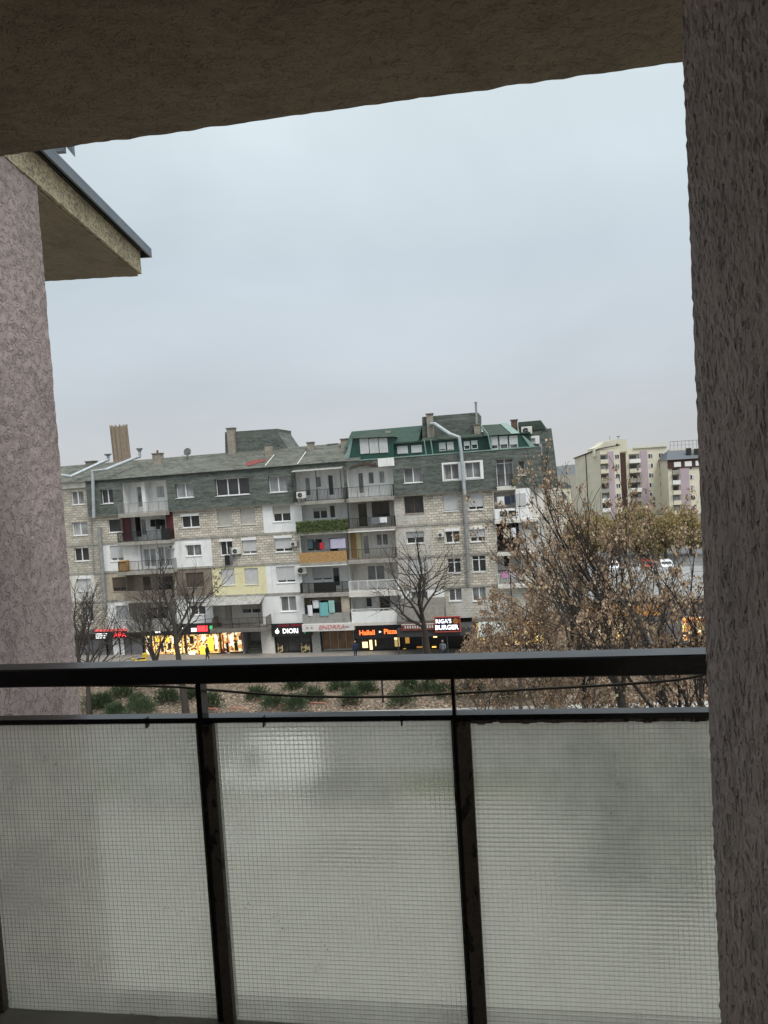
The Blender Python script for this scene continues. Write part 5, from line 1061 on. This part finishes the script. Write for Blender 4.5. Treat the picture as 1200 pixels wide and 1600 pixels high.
# ---- people
SKIN = simple('skin', (.42, .25, .18), .6)
def person(px, py, label, coat, sit=False, stride=.12, rz=0., h=1.72):
    p = ground_at(px, py, .12); t = empty('person', label, 'person', loc=(p.x, p.y, .12), rz=rz); s = h/1.75
    def skin(name, vs, es, rs, m, root=0):
        me = bpy.data.meshes.new(name); me.from_pydata([tuple(c*s for c in v) for v in vs], es, []); o = bpy.data.objects.new(name, me); COL.objects.link(o); o.parent = t
        md = o.modifiers.new('skin', 'SKIN'); md.use_smooth_shade = True
        for i, r in enumerate(rs): me.skin_vertices[0].data[i].radius = (r*s, r*s); me.skin_vertices[0].data[i].use_root = (i == root)
        ss = o.modifiers.new('sub', 'SUBSURF'); ss.levels = ss.render_levels = 1; me.materials.append(m); return o
    def skin2(name, vs, es, rs, m):
        me = bpy.data.meshes.new(name); me.from_pydata([tuple(c*s for c in v) for v in vs], es, []); o = bpy.data.objects.new(name, me); COL.objects.link(o); o.parent = t
        md = o.modifiers.new('skin', 'SKIN')
        if len(me.skin_vertices) == 0:
            bpy.context.view_layer.objects.active = o
        return o
    st = stride
    V = [(0, 0, .95), (0, 0, 1.15), (0, 0, 1.38), (0, 0, 1.47), (0, -.02, 1.56), (0, -.02, 1.66), (0, -.01, 1.72),
         (-.1, 0, .9), (-.11, -st, .5), (-.11, -st*.6, .08), (-.11, -st*.6-.14, .03), (.1, 0, .9), (.11, st, .5), (.11, st*1.3, .08), (.11, st*1.3-.14, .03),
         (-.19, 0, 1.36), (-.25, .02, 1.1), (-.25, -.1, .88), (.19, 0, 1.36), (.25, 0, 1.1), (.25, -.1, .88)]
    E = [(0, 1), (1, 2), (2, 3), (3, 4), (4, 5), (5, 6), (0, 7), (7, 8), (8, 9), (9, 10), (0, 11), (11, 12), (12, 13), (13, 14), (2, 15), (15, 16), (16, 17), (2, 18), (18, 19), (19, 20)]
    R = [.13, .12, .13, .055, .085, .095, .06, .09, .065, .045, .035, .09, .065, .045, .035, .06, .05, .035, .06, .05, .035]
    b = MB()
    # limbs as tapered tubes merged in a single continuous body by remeshing
    for a, c in E: b.tube([V[a], V[c]], [R[a], R[c]], 8)
    for v, r in zip(V, R): b.lathe([(r*.5, -r*.86), (r*.87, -r*.5), (r, 0), (r*.87, r*.5), (r*.5, r*.86)], 8, v)
    b.v = [(x*s, y*s, z*s) for x, y, z in b.v]; o = b.build('body', CL['navy'], t); md = o.modifiers.new('remesh', 'REMESH'); md.mode = 'VOXEL'; md.voxel_size = .025; md.use_smooth_shade = True
    b = MB(); b.lathe([(.17, .78), (.175, 1.0), (.165, 1.25), (.19, 1.38), (.08, 1.47)], 12, (0, 0, 0))
    b.tube([(-.19, 0, 1.39), (-.26, .02, 1.1), (-.25, -.1, .92)], [.075, .065, .055], 8); b.tube([(.19, 0, 1.39), (.26, 0, 1.1), (.25, -.1, .92)], [.075, .065, .055], 8)
    b.v = [(x*s, y*s*.8, z*s) for x, y, z in b.v]; b.build('coat', CL[coat], t, smooth=True)
    b = MB(); b.lathe([(.05, 1.52), (.09, 1.56), (.1, 1.64), (.085, 1.71)], 10, (0, -.02, 0)); b.v = [(x*s, y*s, z*s) for x, y, z in b.v]; b.build('face', SKIN, t, smooth=True)
    b = MB(); b.lathe([(.1, 1.6), (.115, 1.68), (.09, 1.76), (.03, 1.79)], 10, (0, .01, 0)); b.v = [(x*s, y*s, z*s) for x, y, z in b.v]; b.build('hair', CL['black'], t, smooth=True)
    return t
person(325, 1035, 'person in black coat walking before the bright yellow shop', 'black', rz=1.3, stride=.2)
person(556, 1030, 'person in dark clothes standing left of the pizza shop door', 'navy', rz=.3)
person(693, 1030, 'person in grey coat outside the burger shop', 'grey', rz=-.5)
# ---- vehicles
def car(loc, rz, paint, label, kind='car', L=4.3, Wd=1.75, Hh=1.45, group='parked cars'):
    t = empty('parked_car' if kind == 'car' else 'white_van', label, kind, loc=loc, rz=rz, group=group)
    pf = [(-L/2, .35), (-L/2, .75), (-L/2+.15, .88), (-L/2+1.0, .95), (-L/2+1.65, Hh-.04), (-L/2+2.0, Hh), (L/2-1.2, Hh), (L/2-.5, 1.0), (L/2-.05, .92), (L/2, .6), (L/2, .35)] if kind == 'car' else \
         [(-L/2, .35), (-L/2, .9), (-L/2+.7, 1.15), (-L/2+1.35, Hh-.1), (-L/2+1.7, Hh), (L/2-.1, Hh), (L/2, Hh-.15), (L/2, .35)]
    b = MB(); n = len(pf)
    prof = [(-Wd/2+.06, .0), (-Wd/2, .06), (Wd/2, .06), (Wd/2-.06, .0)]; vs = []
    for y, ins in ((-Wd/2, .04), (-Wd/2+.06, 0), (Wd/2-.06, 0), (Wd/2, .04)):
        for (x, z) in pf:
            tum = max(0, z-.95)*.28; yy = y*(1-tum/(Wd/2)) ; vs.append((x*(1-ins/ (L/2)), yy, z if z < .4 else z-ins*.5))
    fs = [tuple(range(n-1, -1, -1)), tuple(range(3*n, 4*n))]+[(k*n+i, k*n+(i+1) % n, (k+1)*n+(i+1) % n, (k+1)*n+i) for k in range(3) for i in range(n)]
    fixn(b.add(vs, fs).build('body', paint, t))
    gm = M['pane']
    def side(pts, y):
        q = MB(); q.add([(x, y*(1-max(0, z-.95)*.28/(Wd/2))+(.004 if y > 0 else -.004), z) for x, z in pts]+[(x, y*(1-max(0, z-.95)*.28/(Wd/2))*.98, z) for x, z in pts], [tuple(range(len(pts))), tuple(range(2*len(pts)-1, len(pts)-1, -1))]+[(i, (i+1) % len(pts), len(pts)+(i+1) % len(pts), len(pts)+i) for i in range(len(pts))]); q.build('side_window', gm, t)
    wl = [(-L/2+1.2, 1.0), (-L/2+1.75, Hh-.1), (L/2-1.3, Hh-.1), (L/2-.75, 1.02)] if kind == 'car' else [(-L/2+1.0, 1.2), (-L/2+1.5, Hh-.2), (-L/2+2.3, Hh-.2), (-L/2+2.3, 1.2)]
    side(wl, Wd/2); side(wl, -Wd/2)
    a0, a1 = (pf[3], pf[4]) if kind == 'car' else (pf[2], pf[3])
    q = MB(); w1, w0 = Wd/2*.82, Wd/2*.74; nx_, nz_ = -(a1[1]-a0[1]), (a1[0]-a0[0]); nl = math.hypot(nx_, nz_); ox, oz = nx_/nl*.012, nz_/nl*.012
    q.quad((a0[0]+ox, -w1, a0[1]+.06+oz), (a1[0]+ox, -w0, a1[1]-.04+oz), (a1[0]+ox, w0, a1[1]-.04+oz), (a0[0]+ox, w1, a0[1]+.06+oz)); q.build('windscreen', gm, t)
    if kind == 'car': q = MB(); q.quad((L/2-1.12, -w0, Hh-.04), (L/2-.5, -w1, 1.05), (L/2-.5, w1, 1.05), (L/2-1.12, w0, Hh-.04)); q.build('rear_window', gm, t)
    for x in (-L/2+.8, L/2-.8):
        for y in (-Wd/2+.1, Wd/2-.1):
            q = MB(); q.lathe([(.26, -.1), (.32, -.08), (.32, .08), (.26, .1)], 16, (x, y, .32), 'y'); o = q.build('wheel', M['black'], t); q = MB(); q.lathe([(.19, -.108), (.19, .108)], 12, (x, y, .32), 'y'); q.build('rim', M['duct_grey'], o)
    for y in (-Wd/2+.3, Wd/2-.3):
        q = MB(); q.bbox(-L/2-.02, -L/2+.1, y-.18, y+.18, .62, .76, .02); q.build('headlight', M['frame'], t); q = MB(); q.bbox(L/2-.08, L/2+.02, y-.12, y+.12, .7, .86, .02); q.build('tail_light', SRED, t)
    return t
PW = simple('white_car_paint', (.75, .77, .8), .25, var=.03); PB = simple('black_car_paint', (.02, .022, .025), .2, var=.1); PS = simple('silver_car_paint', (.38, .39, .4), .25, .5, var=.05); PR = simple('red_car_paint', (.3, .02, .02), .25)
def cpos(px, py): p = ground_at(px, py); return (p.x, p.y, .01)
car(cpos(418, 1246), -.12, PW, 'white van on the road behind the middle glass panel', 'van', 5.4, 2.1, 2.7, group='vehicles on the road')
car(cpos(545, 1262), -.17, PB, 'black car on the road right of the white van behind the glass', group='vehicles on the road')
car(cpos(245, 1268), -.17, PS, 'silver car behind the left glass panel', group='vehicles on the road')
for i, (px, py, m, lb) in enumerate(((884, 897, PW, 'white car leftmost in the far car park'), (902, 896, PW, 'second white car in the far car park'), (918, 895, PS, 'silver car in the far car park'), (938, 893, PB, 'black car in the far car park'), (957, 892, PW, 'white car right of the black one in the far car park'), (990, 893, PS, 'silver car below the willows at right'), (1012, 890, PR, 'red car in the far car park'), (1040, 890, PW, 'rightmost white car in the far car park'))):
    car(cpos(px, py), 1.4, m, lb, group='cars in the far car park')
# yellow scooter
p = ground_at(217, 1042, .12); t = empty('scooter', 'yellow scooter parked on the pavement below the red sign', 'scooter', loc=(p.x, p.y, .12), rz=.3); YL = simple('yellow_paint', (.7, .48, .03), .4)
for x in (-.6, .6): b = MB(); b.lathe([(.16, -.05), (.22, -.03), (.22, .03), (.16, .05)], 14, (x, 0, .22), 'y'); b.build('wheel', M['black'], t)
b = MB(); b.bbox(-.3, .75, -.15, .15, .3, .68, .05); b.bbox(-.5, -.3, -.1, .1, .3, .4, .02); b.tube([(-.6, 0, .25), (-.45, 0, .95)], .05, 6); b.bbox(-.56, -.4, -.16, .16, .4, .9, .04); b.build('body', YL, t)
b = MB(); b.bbox(-.1, .6, -.13, .13, .68, .78, .03); b.build('seat', M['black'], t); b = MB(); b.tube([(-.45, -.32, 1.0), (-.45, .32, 1.0)], .02, 6); b.build('handlebar', M['iron'], t); b = MB(); b.bbox(.4, .85, -.2, .2, .8, 1.2, .02); b.build('delivery_box', YL, t)

# ================================================================ OWN LOGGIA
TB = .148357
FL = Frame(Vector((0, 1.87, 0)), TB)
camL = FL.inv @ EYEV
def lp(px, py, y=0.): return FL.un(px, py, y)
def plaster(name, c, groove, gcol, sc=(55, 55, 16), bump=.006, dist=.004, gthr=(.56, .66), fine=1.):
    m, t, bs, o = newmat(name); co = _objco(t, sc)
    n = t.nodes.new('ShaderNodeTexNoise'); n.inputs['Scale'].default_value = 1; n.inputs['Detail'].default_value = 3; n.inputs['Roughness'].default_value = .6; n.inputs['Distortion'].default_value = 1.2; t.links.new(co, n.inputs['Vector'])
    base = _noise(t, _objco(t), 2.2, 5, .6); fine_ = _noise(t, _objco(t), 160, 3)
    blot = _noise(t, _objco(t, (1, 1, .6)), 5.5, 6, .7)
    col = _mix(t, _range(t, base, .3, .7), tuple(x*.85 for x in c), tuple(x*1.12 for x in c))
    col = _mix(t, _range(t, blot, .5, .66, 0, .45), col, tuple(x*.45 for x in c)); g = _range(t, n.outputs['Fac'], gthr[0], gthr[1]); col = _mix(t, _range(t, g, 0, 1, 0, groove), col, gcol)  # groove tone: dirt plus shade put into the colour, as light is weak
    t.links.new(col, bs.inputs['Base Color']); bs.inputs['Roughness'].default_value = .92
    inv = t.nodes.new('ShaderNodeMath'); inv.operation = 'MULTIPLY_ADD'; t.links.new(g, inv.inputs[0]); inv.inputs[1].default_value = -1.2; fm = t.nodes.new('ShaderNodeMath'); fm.operation = 'MULTIPLY'; fm.inputs[1].default_value = fine; t.links.new(fine_, fm.inputs[0]); t.links.new(fm.outputs[0], inv.inputs[2])
    _bump(t, bs, inv.outputs[0], 1.0, bump); return m
M['pl_right'] = plaster('raked_mauve_plaster', (.58, .49, .455), .6, (.16, .13, .115), (85, 85, 38), .007, gthr=(.56, .66), fine=.4)
M['pl_left'] = plaster('rough_lilac_plaster', (.39, .315, .30), .18, (.20, .16, .16), (38, 38, 38), .007, gthr=(.5, .75), fine=.12)
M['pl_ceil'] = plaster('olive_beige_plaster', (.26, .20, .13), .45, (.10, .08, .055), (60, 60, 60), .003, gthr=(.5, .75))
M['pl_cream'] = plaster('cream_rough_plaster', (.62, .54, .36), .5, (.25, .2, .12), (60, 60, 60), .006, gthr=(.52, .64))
def rough_box(name, m, x0, x1, y0, y1, z0, z1, step, amp, frame, parent=None, seed=0, fq=22):
    # box whose faces are dense grids displaced by noise, so that its edges are ragged like real plaster
    b = MB()
    def dsp(p, nrm):
        q = Vector(p); k = noise.noise(q*fq+Vector((seed, 0, 0)))+.6*noise.noise(q*fq*2.7); return q+Vector((noise.noise(q*fq+Vector((9, 0, 0))), noise.noise(q*fq+Vector((0, 9, 0))), noise.noise(q*fq+Vector((0, 0, 9)))))*amp + Vector(nrm)*amp*k*.7
    def face(o, a, c, la, lc, nrm):
        na, nc = max(1, int(la/step)), max(1, int(lc/step)); n0 = len(b.v)
        for j in range(nc+1):
            for i in range(na+1): b.v.append(tuple(dsp(Vector(o)+Vector(a)*(la*i/na)+Vector(c)*(lc*j/nc), (0, 0, 0))))
        for j in range(nc):
            for i in range(na): k = n0+j*(na+1)+i; b.f.append((k, k+1, k+na+2, k+na+1))
    X_, Y_, Z_ = (1, 0, 0), (0, 1, 0), (0, 0, 1); lx, ly, lz = x1-x0, y1-y0, z1-z0
    face((x0, y0, z0), Y_, Z_, ly, lz, 0); face((x1, y0, z0), Y_, Z_, ly, lz, 0); face((x0, y0, z0), X_, Z_, lx, lz, 0); face((x0, y1, z0), X_, Z_, lx, lz, 0); face((x0, y0, z0), X_, Y_, lx, ly, 0); face((x0, y0, z1), X_, Y_, lx, ly, 0)
    o = b.build(name, m, parent); fixn(o)
    if frame is not None: o.matrix_world = frame
    return o
# right wall
xr0, _ = lp(1098, 640, .10); YJ = -.50; xj, _ = lp(1088.5, 640, YJ); xr0 += .5
zc = lp(590, 163, .10)[1]
o = rough_box('right_wall', M['pl_right'], xj, xj+.9, -2.6, YJ, EYE-1.55, zc+.02, .010, .003, FL.m, fq=70); struct(o)
# ceiling
xl = -1.75
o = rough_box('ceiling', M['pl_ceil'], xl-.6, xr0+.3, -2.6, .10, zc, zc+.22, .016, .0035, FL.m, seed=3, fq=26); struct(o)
# floor, and unseen back wall added to stop light entering from behind
b = MB(); b.box(xr0, xr0+.25, -2.6, .1, EYE-1.52, zc); o = struct(b.build('side_wall', M['pl_right'])); o.matrix_world = FL.m; b = MB(); b.box(xl-.4, xr0+.3, -2.6, .14, EYE-1.75, EYE-1.52); o = struct(b.build('balcony_floor', M['concrete'])); o.matrix_world = FL.m
b = MB(); b.box(xl-.4, xr0+.6, -2.9, -2.602, EYE-1.75, zc+.3); o = struct(b.build('unseen_back_wall', M['pl_cream'])); o.matrix_world = FL.m
b = MB(); b.box(xl-6, xr0+6, -12, -2.93, 0, EYE+4); o = struct(b.build('own_building_sun_block', M['pl_left'])); o.matrix_world = FL.m  # unseen mass of this building, added to keep the sun out of the loggia
# left fin wall (world aligned), outer edge 3.2 m away
e = at(96, 750, 3.2); ex = e.x; zs0 = at(60, 289, 3.2).z
o = rough_box('left_wall', M['pl_left'], ex-.3, ex, -1.0, 3.2, EYE-2.4, zs0, .012, .004, None, seed=5, fq=28); struct(o)
b = MB(); b.box(ex-.29, ex-.01, -.9, 3.19, 0, EYE-2.38); struct(b.build('lower_left_wall', M['pl_left']))
# eave slab on its outer side
zs = at(60, 289, 3.2).z; _q = ray(220, 429); DB = (zs-EYE)/(_q.z/_q.y); xB = _q.x/_q.y*DB; print('EAVE', ex, xB, DB, zs)
EM = Matrix.Translation((ex, 3.2, 0)) @ Matrix.Rotation(-math.atan2(xB-ex, DB-3.2), 4, 'Z') @ Matrix.Translation((-ex, -3.2, 0)); DB = 3.2+math.hypot(xB-ex, DB-3.2)
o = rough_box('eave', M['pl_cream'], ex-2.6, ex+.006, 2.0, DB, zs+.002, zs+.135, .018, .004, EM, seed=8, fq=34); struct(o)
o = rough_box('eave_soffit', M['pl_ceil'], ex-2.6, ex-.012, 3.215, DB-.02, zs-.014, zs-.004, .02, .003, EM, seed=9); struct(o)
M['flash'] = simple('grey_metal_flashing', (.14, .16, .18), .4, .6, var=.2)
b = MB(); b.box(ex-2.6, ex+.055, 1.6, DB+.08, zs+.165, zs+.18); b.box(ex+.043, ex+.055, 1.6, DB+.08, zs+.125, zs+.164); b.box(ex-2.6, ex+.042, DB+.068, DB+.08, zs+.125, zs+.164); o = struct(b.build('eave_flashing', M['flash'])); o.matrix_world = EM
b = MB(); b.box(ex-.3, ex+.02, 1.62, DB-.01, zs+.138, zs+.163); o = struct(b.build('eave_roof', M['black'])); o.matrix_world = EM
p = at(100, 236, 5.2); b = MB(); b.box(p.x-1.5, p.x+.0, 5.2, 5.24, p.z, p.z+.3); b.prism([(p.x+.001, p.z+.05), (p.x+.06, p.z-.03), (p.x+.06, p.z+.3), (p.x+.001, p.z+.3)], 5.2, 5.24); struct(b.build('upper_gutter', M['flash']))

# ---------------------------------------------------------------- railing
def paintmat():
    m, t, bs, o = newmat('chipped_black_gloss'); n = _noise(t, _objco(t), 38, 4, .6); n2 = _noise(t, _objco(t), 6, 4)
    c = _mix(t, _range(t, n, .70, .73), (.005, .0055, .006), (.22, .2, .17)); c = _mix(t, _range(t, n2, .4, .8, 0, .35), c, (.02, .022, .025))
    t.links.new(c, bs.inputs['Base Color']); t.links.new(_range(t, n2, .3, .7, .2, .36), bs.inputs['Roughness']); _bump(t, bs, _noise(t, _objco(t), 60, 3), .25, .002); return m
def peelmat():
    m, t, bs, o = newmat('peeling_brown_paint'); n = _noise(t, _objco(t, (1, 1, .45)), 26, 5, .65); n2 = _noise(t, _objco(t), 120, 3)
    c = _mix(t, _range(t, n, .56, .6), (.20, .18, .16), (.05, .045, .04)); c = _mix(t, _range(t, n2, .4, .7, 0, .4), c, (.06, .045, .035))
    t.links.new(c, bs.inputs['Base Color']); bs.inputs['Roughness'].default_value = .8; _bump(t, bs, n, .8, .006); return m
M['gloss'] = paintmat(); M['peel'] = peelmat()
RL = empty('balcony_railing', 'black steel balcony railing with wired glass panels and peeling brown posts', 'railing', mat=FL.m)
xe_ = xr0+.0; xs_ = -1.80
zt1 = lp(555, 1035)[1]; zt0 = lp(555, 1065)[1]
b = MB(); b.bbox(xs_, xe_, 0, .075, zt0, zt1, .004); b.build('top_rail', M['gloss'], RL)
zp1 = lp(555, 1119.5)[1]; zp0 = lp(555, 1128)[1]; zb = lp(200, 1600)[1]
b = MB(); b.bbox(xs_, xe_, .0, .045, zp0, zp1, .002); b.build('panel_rail', M['gloss'], RL)
posts = []
for px, py in ((308, 1140), (708, 1140)): posts.append(lp(px, py)[0])
posts.insert(0, posts[0]-(posts[1]-posts[0])-.003)
pw = (lp(735, 1140)[0]-posts[2])
b = MB(); b.bbox(xs_, xe_, .0, .04, zb-.05, zb-.0, .002); b.build('bottom_rail', M['peel'], RL)
for pi_, x in enumerate(posts):
    b = MB(); b.bbox(x, x+(.009 if pi_ == 2 else .015), .008, .05, zb-.12, zt0-.001, .002); o = b.build('upright', M['gloss'], RL)
    b = MB(); b.bbox(x+(.0095 if pi_ == 2 else .0155), x+pw, -.004, .036, zb+.002, zp0-.002, .003)
    b.bbox(x-.006, x-.0005, .004, .03, zb+.002, zp0-.002, .001); b.build('post', M['peel'], RL)
def wiremat():
    m, t, bs, o = newmat('wire_in_glass'); bs.inputs['Base Color'].default_value = (.16, .16, .15, 1); bs.inputs['Roughness'].default_value = .5; bs.inputs['Metallic'].default_value = .3; return m
def wglass():
    m, t, bs, out = newmat('wired_obscure_glass')
    bs.inputs['Transmission Weight'].default_value = 1; bs.inputs['Roughness'].default_value = .06; bs.inputs['IOR'].default_value = 1.3; bs.inputs['Base Color'].default_value = (.84, .84, .77, 1)
    co = _objco(t, (1, 1, 1)); sp = t.nodes.new('ShaderNodeSeparateXYZ'); t.links.new(co, sp.inputs[0])
    def cell(s, off):
        a = t.nodes.new('ShaderNodeMath'); a.operation = 'MULTIPLY'; a.inputs[1].default_value = math.pi/PITCHW; t.links.new(s, a.inputs[0])
        b_ = t.nodes.new('ShaderNodeMath'); b_.operation = 'SINE'; t.links.new(a.outputs[0], b_.inputs[0]); c_ = t.nodes.new('ShaderNodeMath'); c_.operation = 'ABSOLUTE'; t.links.new(b_.outputs[0], c_.inputs[0]); return c_.outputs[0]
    m_ = t.nodes.new('ShaderNodeMath'); m_.operation = 'ADD'; t.links.new(cell(sp.outputs[0], 0), m_.inputs[0]); t.links.new(cell(sp.outputs[2], 0), m_.inputs[1])
    fine = _noise(t, _objco(t), 240, 2); ad = t.nodes.new('ShaderNodeMath'); ad.operation = 'MULTIPLY_ADD'; t.links.new(fine, ad.inputs[0]); ad.inputs[1].default_value = .5; t.links.new(m_.outputs[0], ad.inputs[2])
    bp = _bump(t, bs, ad.outputs[0], .2, .0022)
    tr = t.nodes.new('ShaderNodeBsdfTranslucent'); tr.inputs[0].default_value = (.84, .83, .75, 1); t.links.new(bp.outputs[0], tr.inputs['Normal'])
    dirt = _noise(t, _objco(t), 5, 5, .6); mx = t.nodes.new('ShaderNodeMixShader'); t.links.new(_range(t, dirt, .3, .7, .22, .42), mx.inputs[0])
    t.links.new(bs.outputs[0], mx.inputs[1]); t.links.new(tr.outputs[0], mx.inputs[2]); t.links.new(mx.outputs[0], out.inputs[0]); return m
PITCHW = .0125
M['wire'] = wiremat(); M['wglass'] = wglass()
edges = [(xs_, posts[0]-.007), (posts[0]+pw, posts[1]-.007), (posts[1]+pw, posts[2]-.007), (posts[2]+pw, xe_)]
for gi, (a, c) in enumerate(edges):
    b = MB(); b.box(a+.001, c-.001, .016, .022, zb+.001, zp0-.001); g_ = b.build('glass_panel', M['wglass'], RL)
    b = MB(); x = math.ceil(a/PITCHW)*PITCHW
    while x < c:
        ns = 8; off = noise.noise((x*40, gi, 0))*.0012
        b.tube([(x+off+.0012*noise.noise((x*3, k*.7, gi)), .0130, zb+(zp0-zb)*k/ns) for k in range(ns+1)], .00036, 4); x += PITCHW
    z = math.ceil(zb/PITCHW)*PITCHW
    while z < zp0:
        ns = 8; b.tube([(a+(c-a)*k/ns, .0130, z+.0012*noise.noise((z*30, k*.5, gi+4))) for k in range(ns+1)], .00036, 4); z += PITCHW
    b.build('wire_mesh', M['wire'], g_, stuff=True)
# putty bead round the right panel
b = MB(); a, c = edges[3]
for i in range(60):
    x0 = a+(c-a)*i/60; x1 = a+(c-a)*(i+1)/60+.001; d = .008+.006*noise.noise((i*.5, 0, 0)); b.box(x0, x1, .004, .0125, zp0-.001-d, zp0-.001)
b.build('putty', M['peel'], RL)
# little clips on the panel rail
for px, py in ((228, 1124), (411, 1122), (627, 1120)):
    x = lp(px, py)[0]; b = MB(); b.bbox(x-.0018, x+.0018, -.003, .015, zp0-.012, zp1+.003, .001); b.build('clip', M['gloss'], RL)
# ledge under the railing
o = rough_box('balcony_kerb', M['concrete'], xl-.2, xr0, -.06, .05, EYE-1.5, zb-.052, .03, .003, FL.m); struct(o)
# cable sagging under the top rail
M['cable'] = simple('old_brown_cable', (.10, .085, .06), .7, var=.2)
pts = [lp(*q, .09) for q in ((-40, 1073), (140, 1071), (265, 1073), (330, 1078), (450, 1087), (590, 1089), (700, 1084), (830, 1077), (960, 1070), (1060, 1062), (1108, 1052))]
sm = []
for i in range(len(pts)-1):
    for k in range(4):
        f = k/4; p0_ = pts[max(i-1, 0)]; p1_ = pts[i]; p2_ = pts[i+1]; p3_ = pts[min(i+2, len(pts)-1)]
        sm.append(tuple(.5*((2*p1_[j])+(-p0_[j]+p2_[j])*f+(2*p0_[j]-5*p1_[j]+4*p2_[j]-p3_[j])*f*f+(-p0_[j]+3*p1_[j]-3*p2_[j]+p3_[j])*f**3) for j in (0, 1)))
sm.append(pts[-1]); b = MB(); b.tube([(x, .09, z) for x, z in sm], .0038, 8); o = b.build('cable', M['cable'], smooth=True); o.matrix_world = FL.m; tag(o, 'thin brown cable sagging behind the black balcony rail', 'cable')
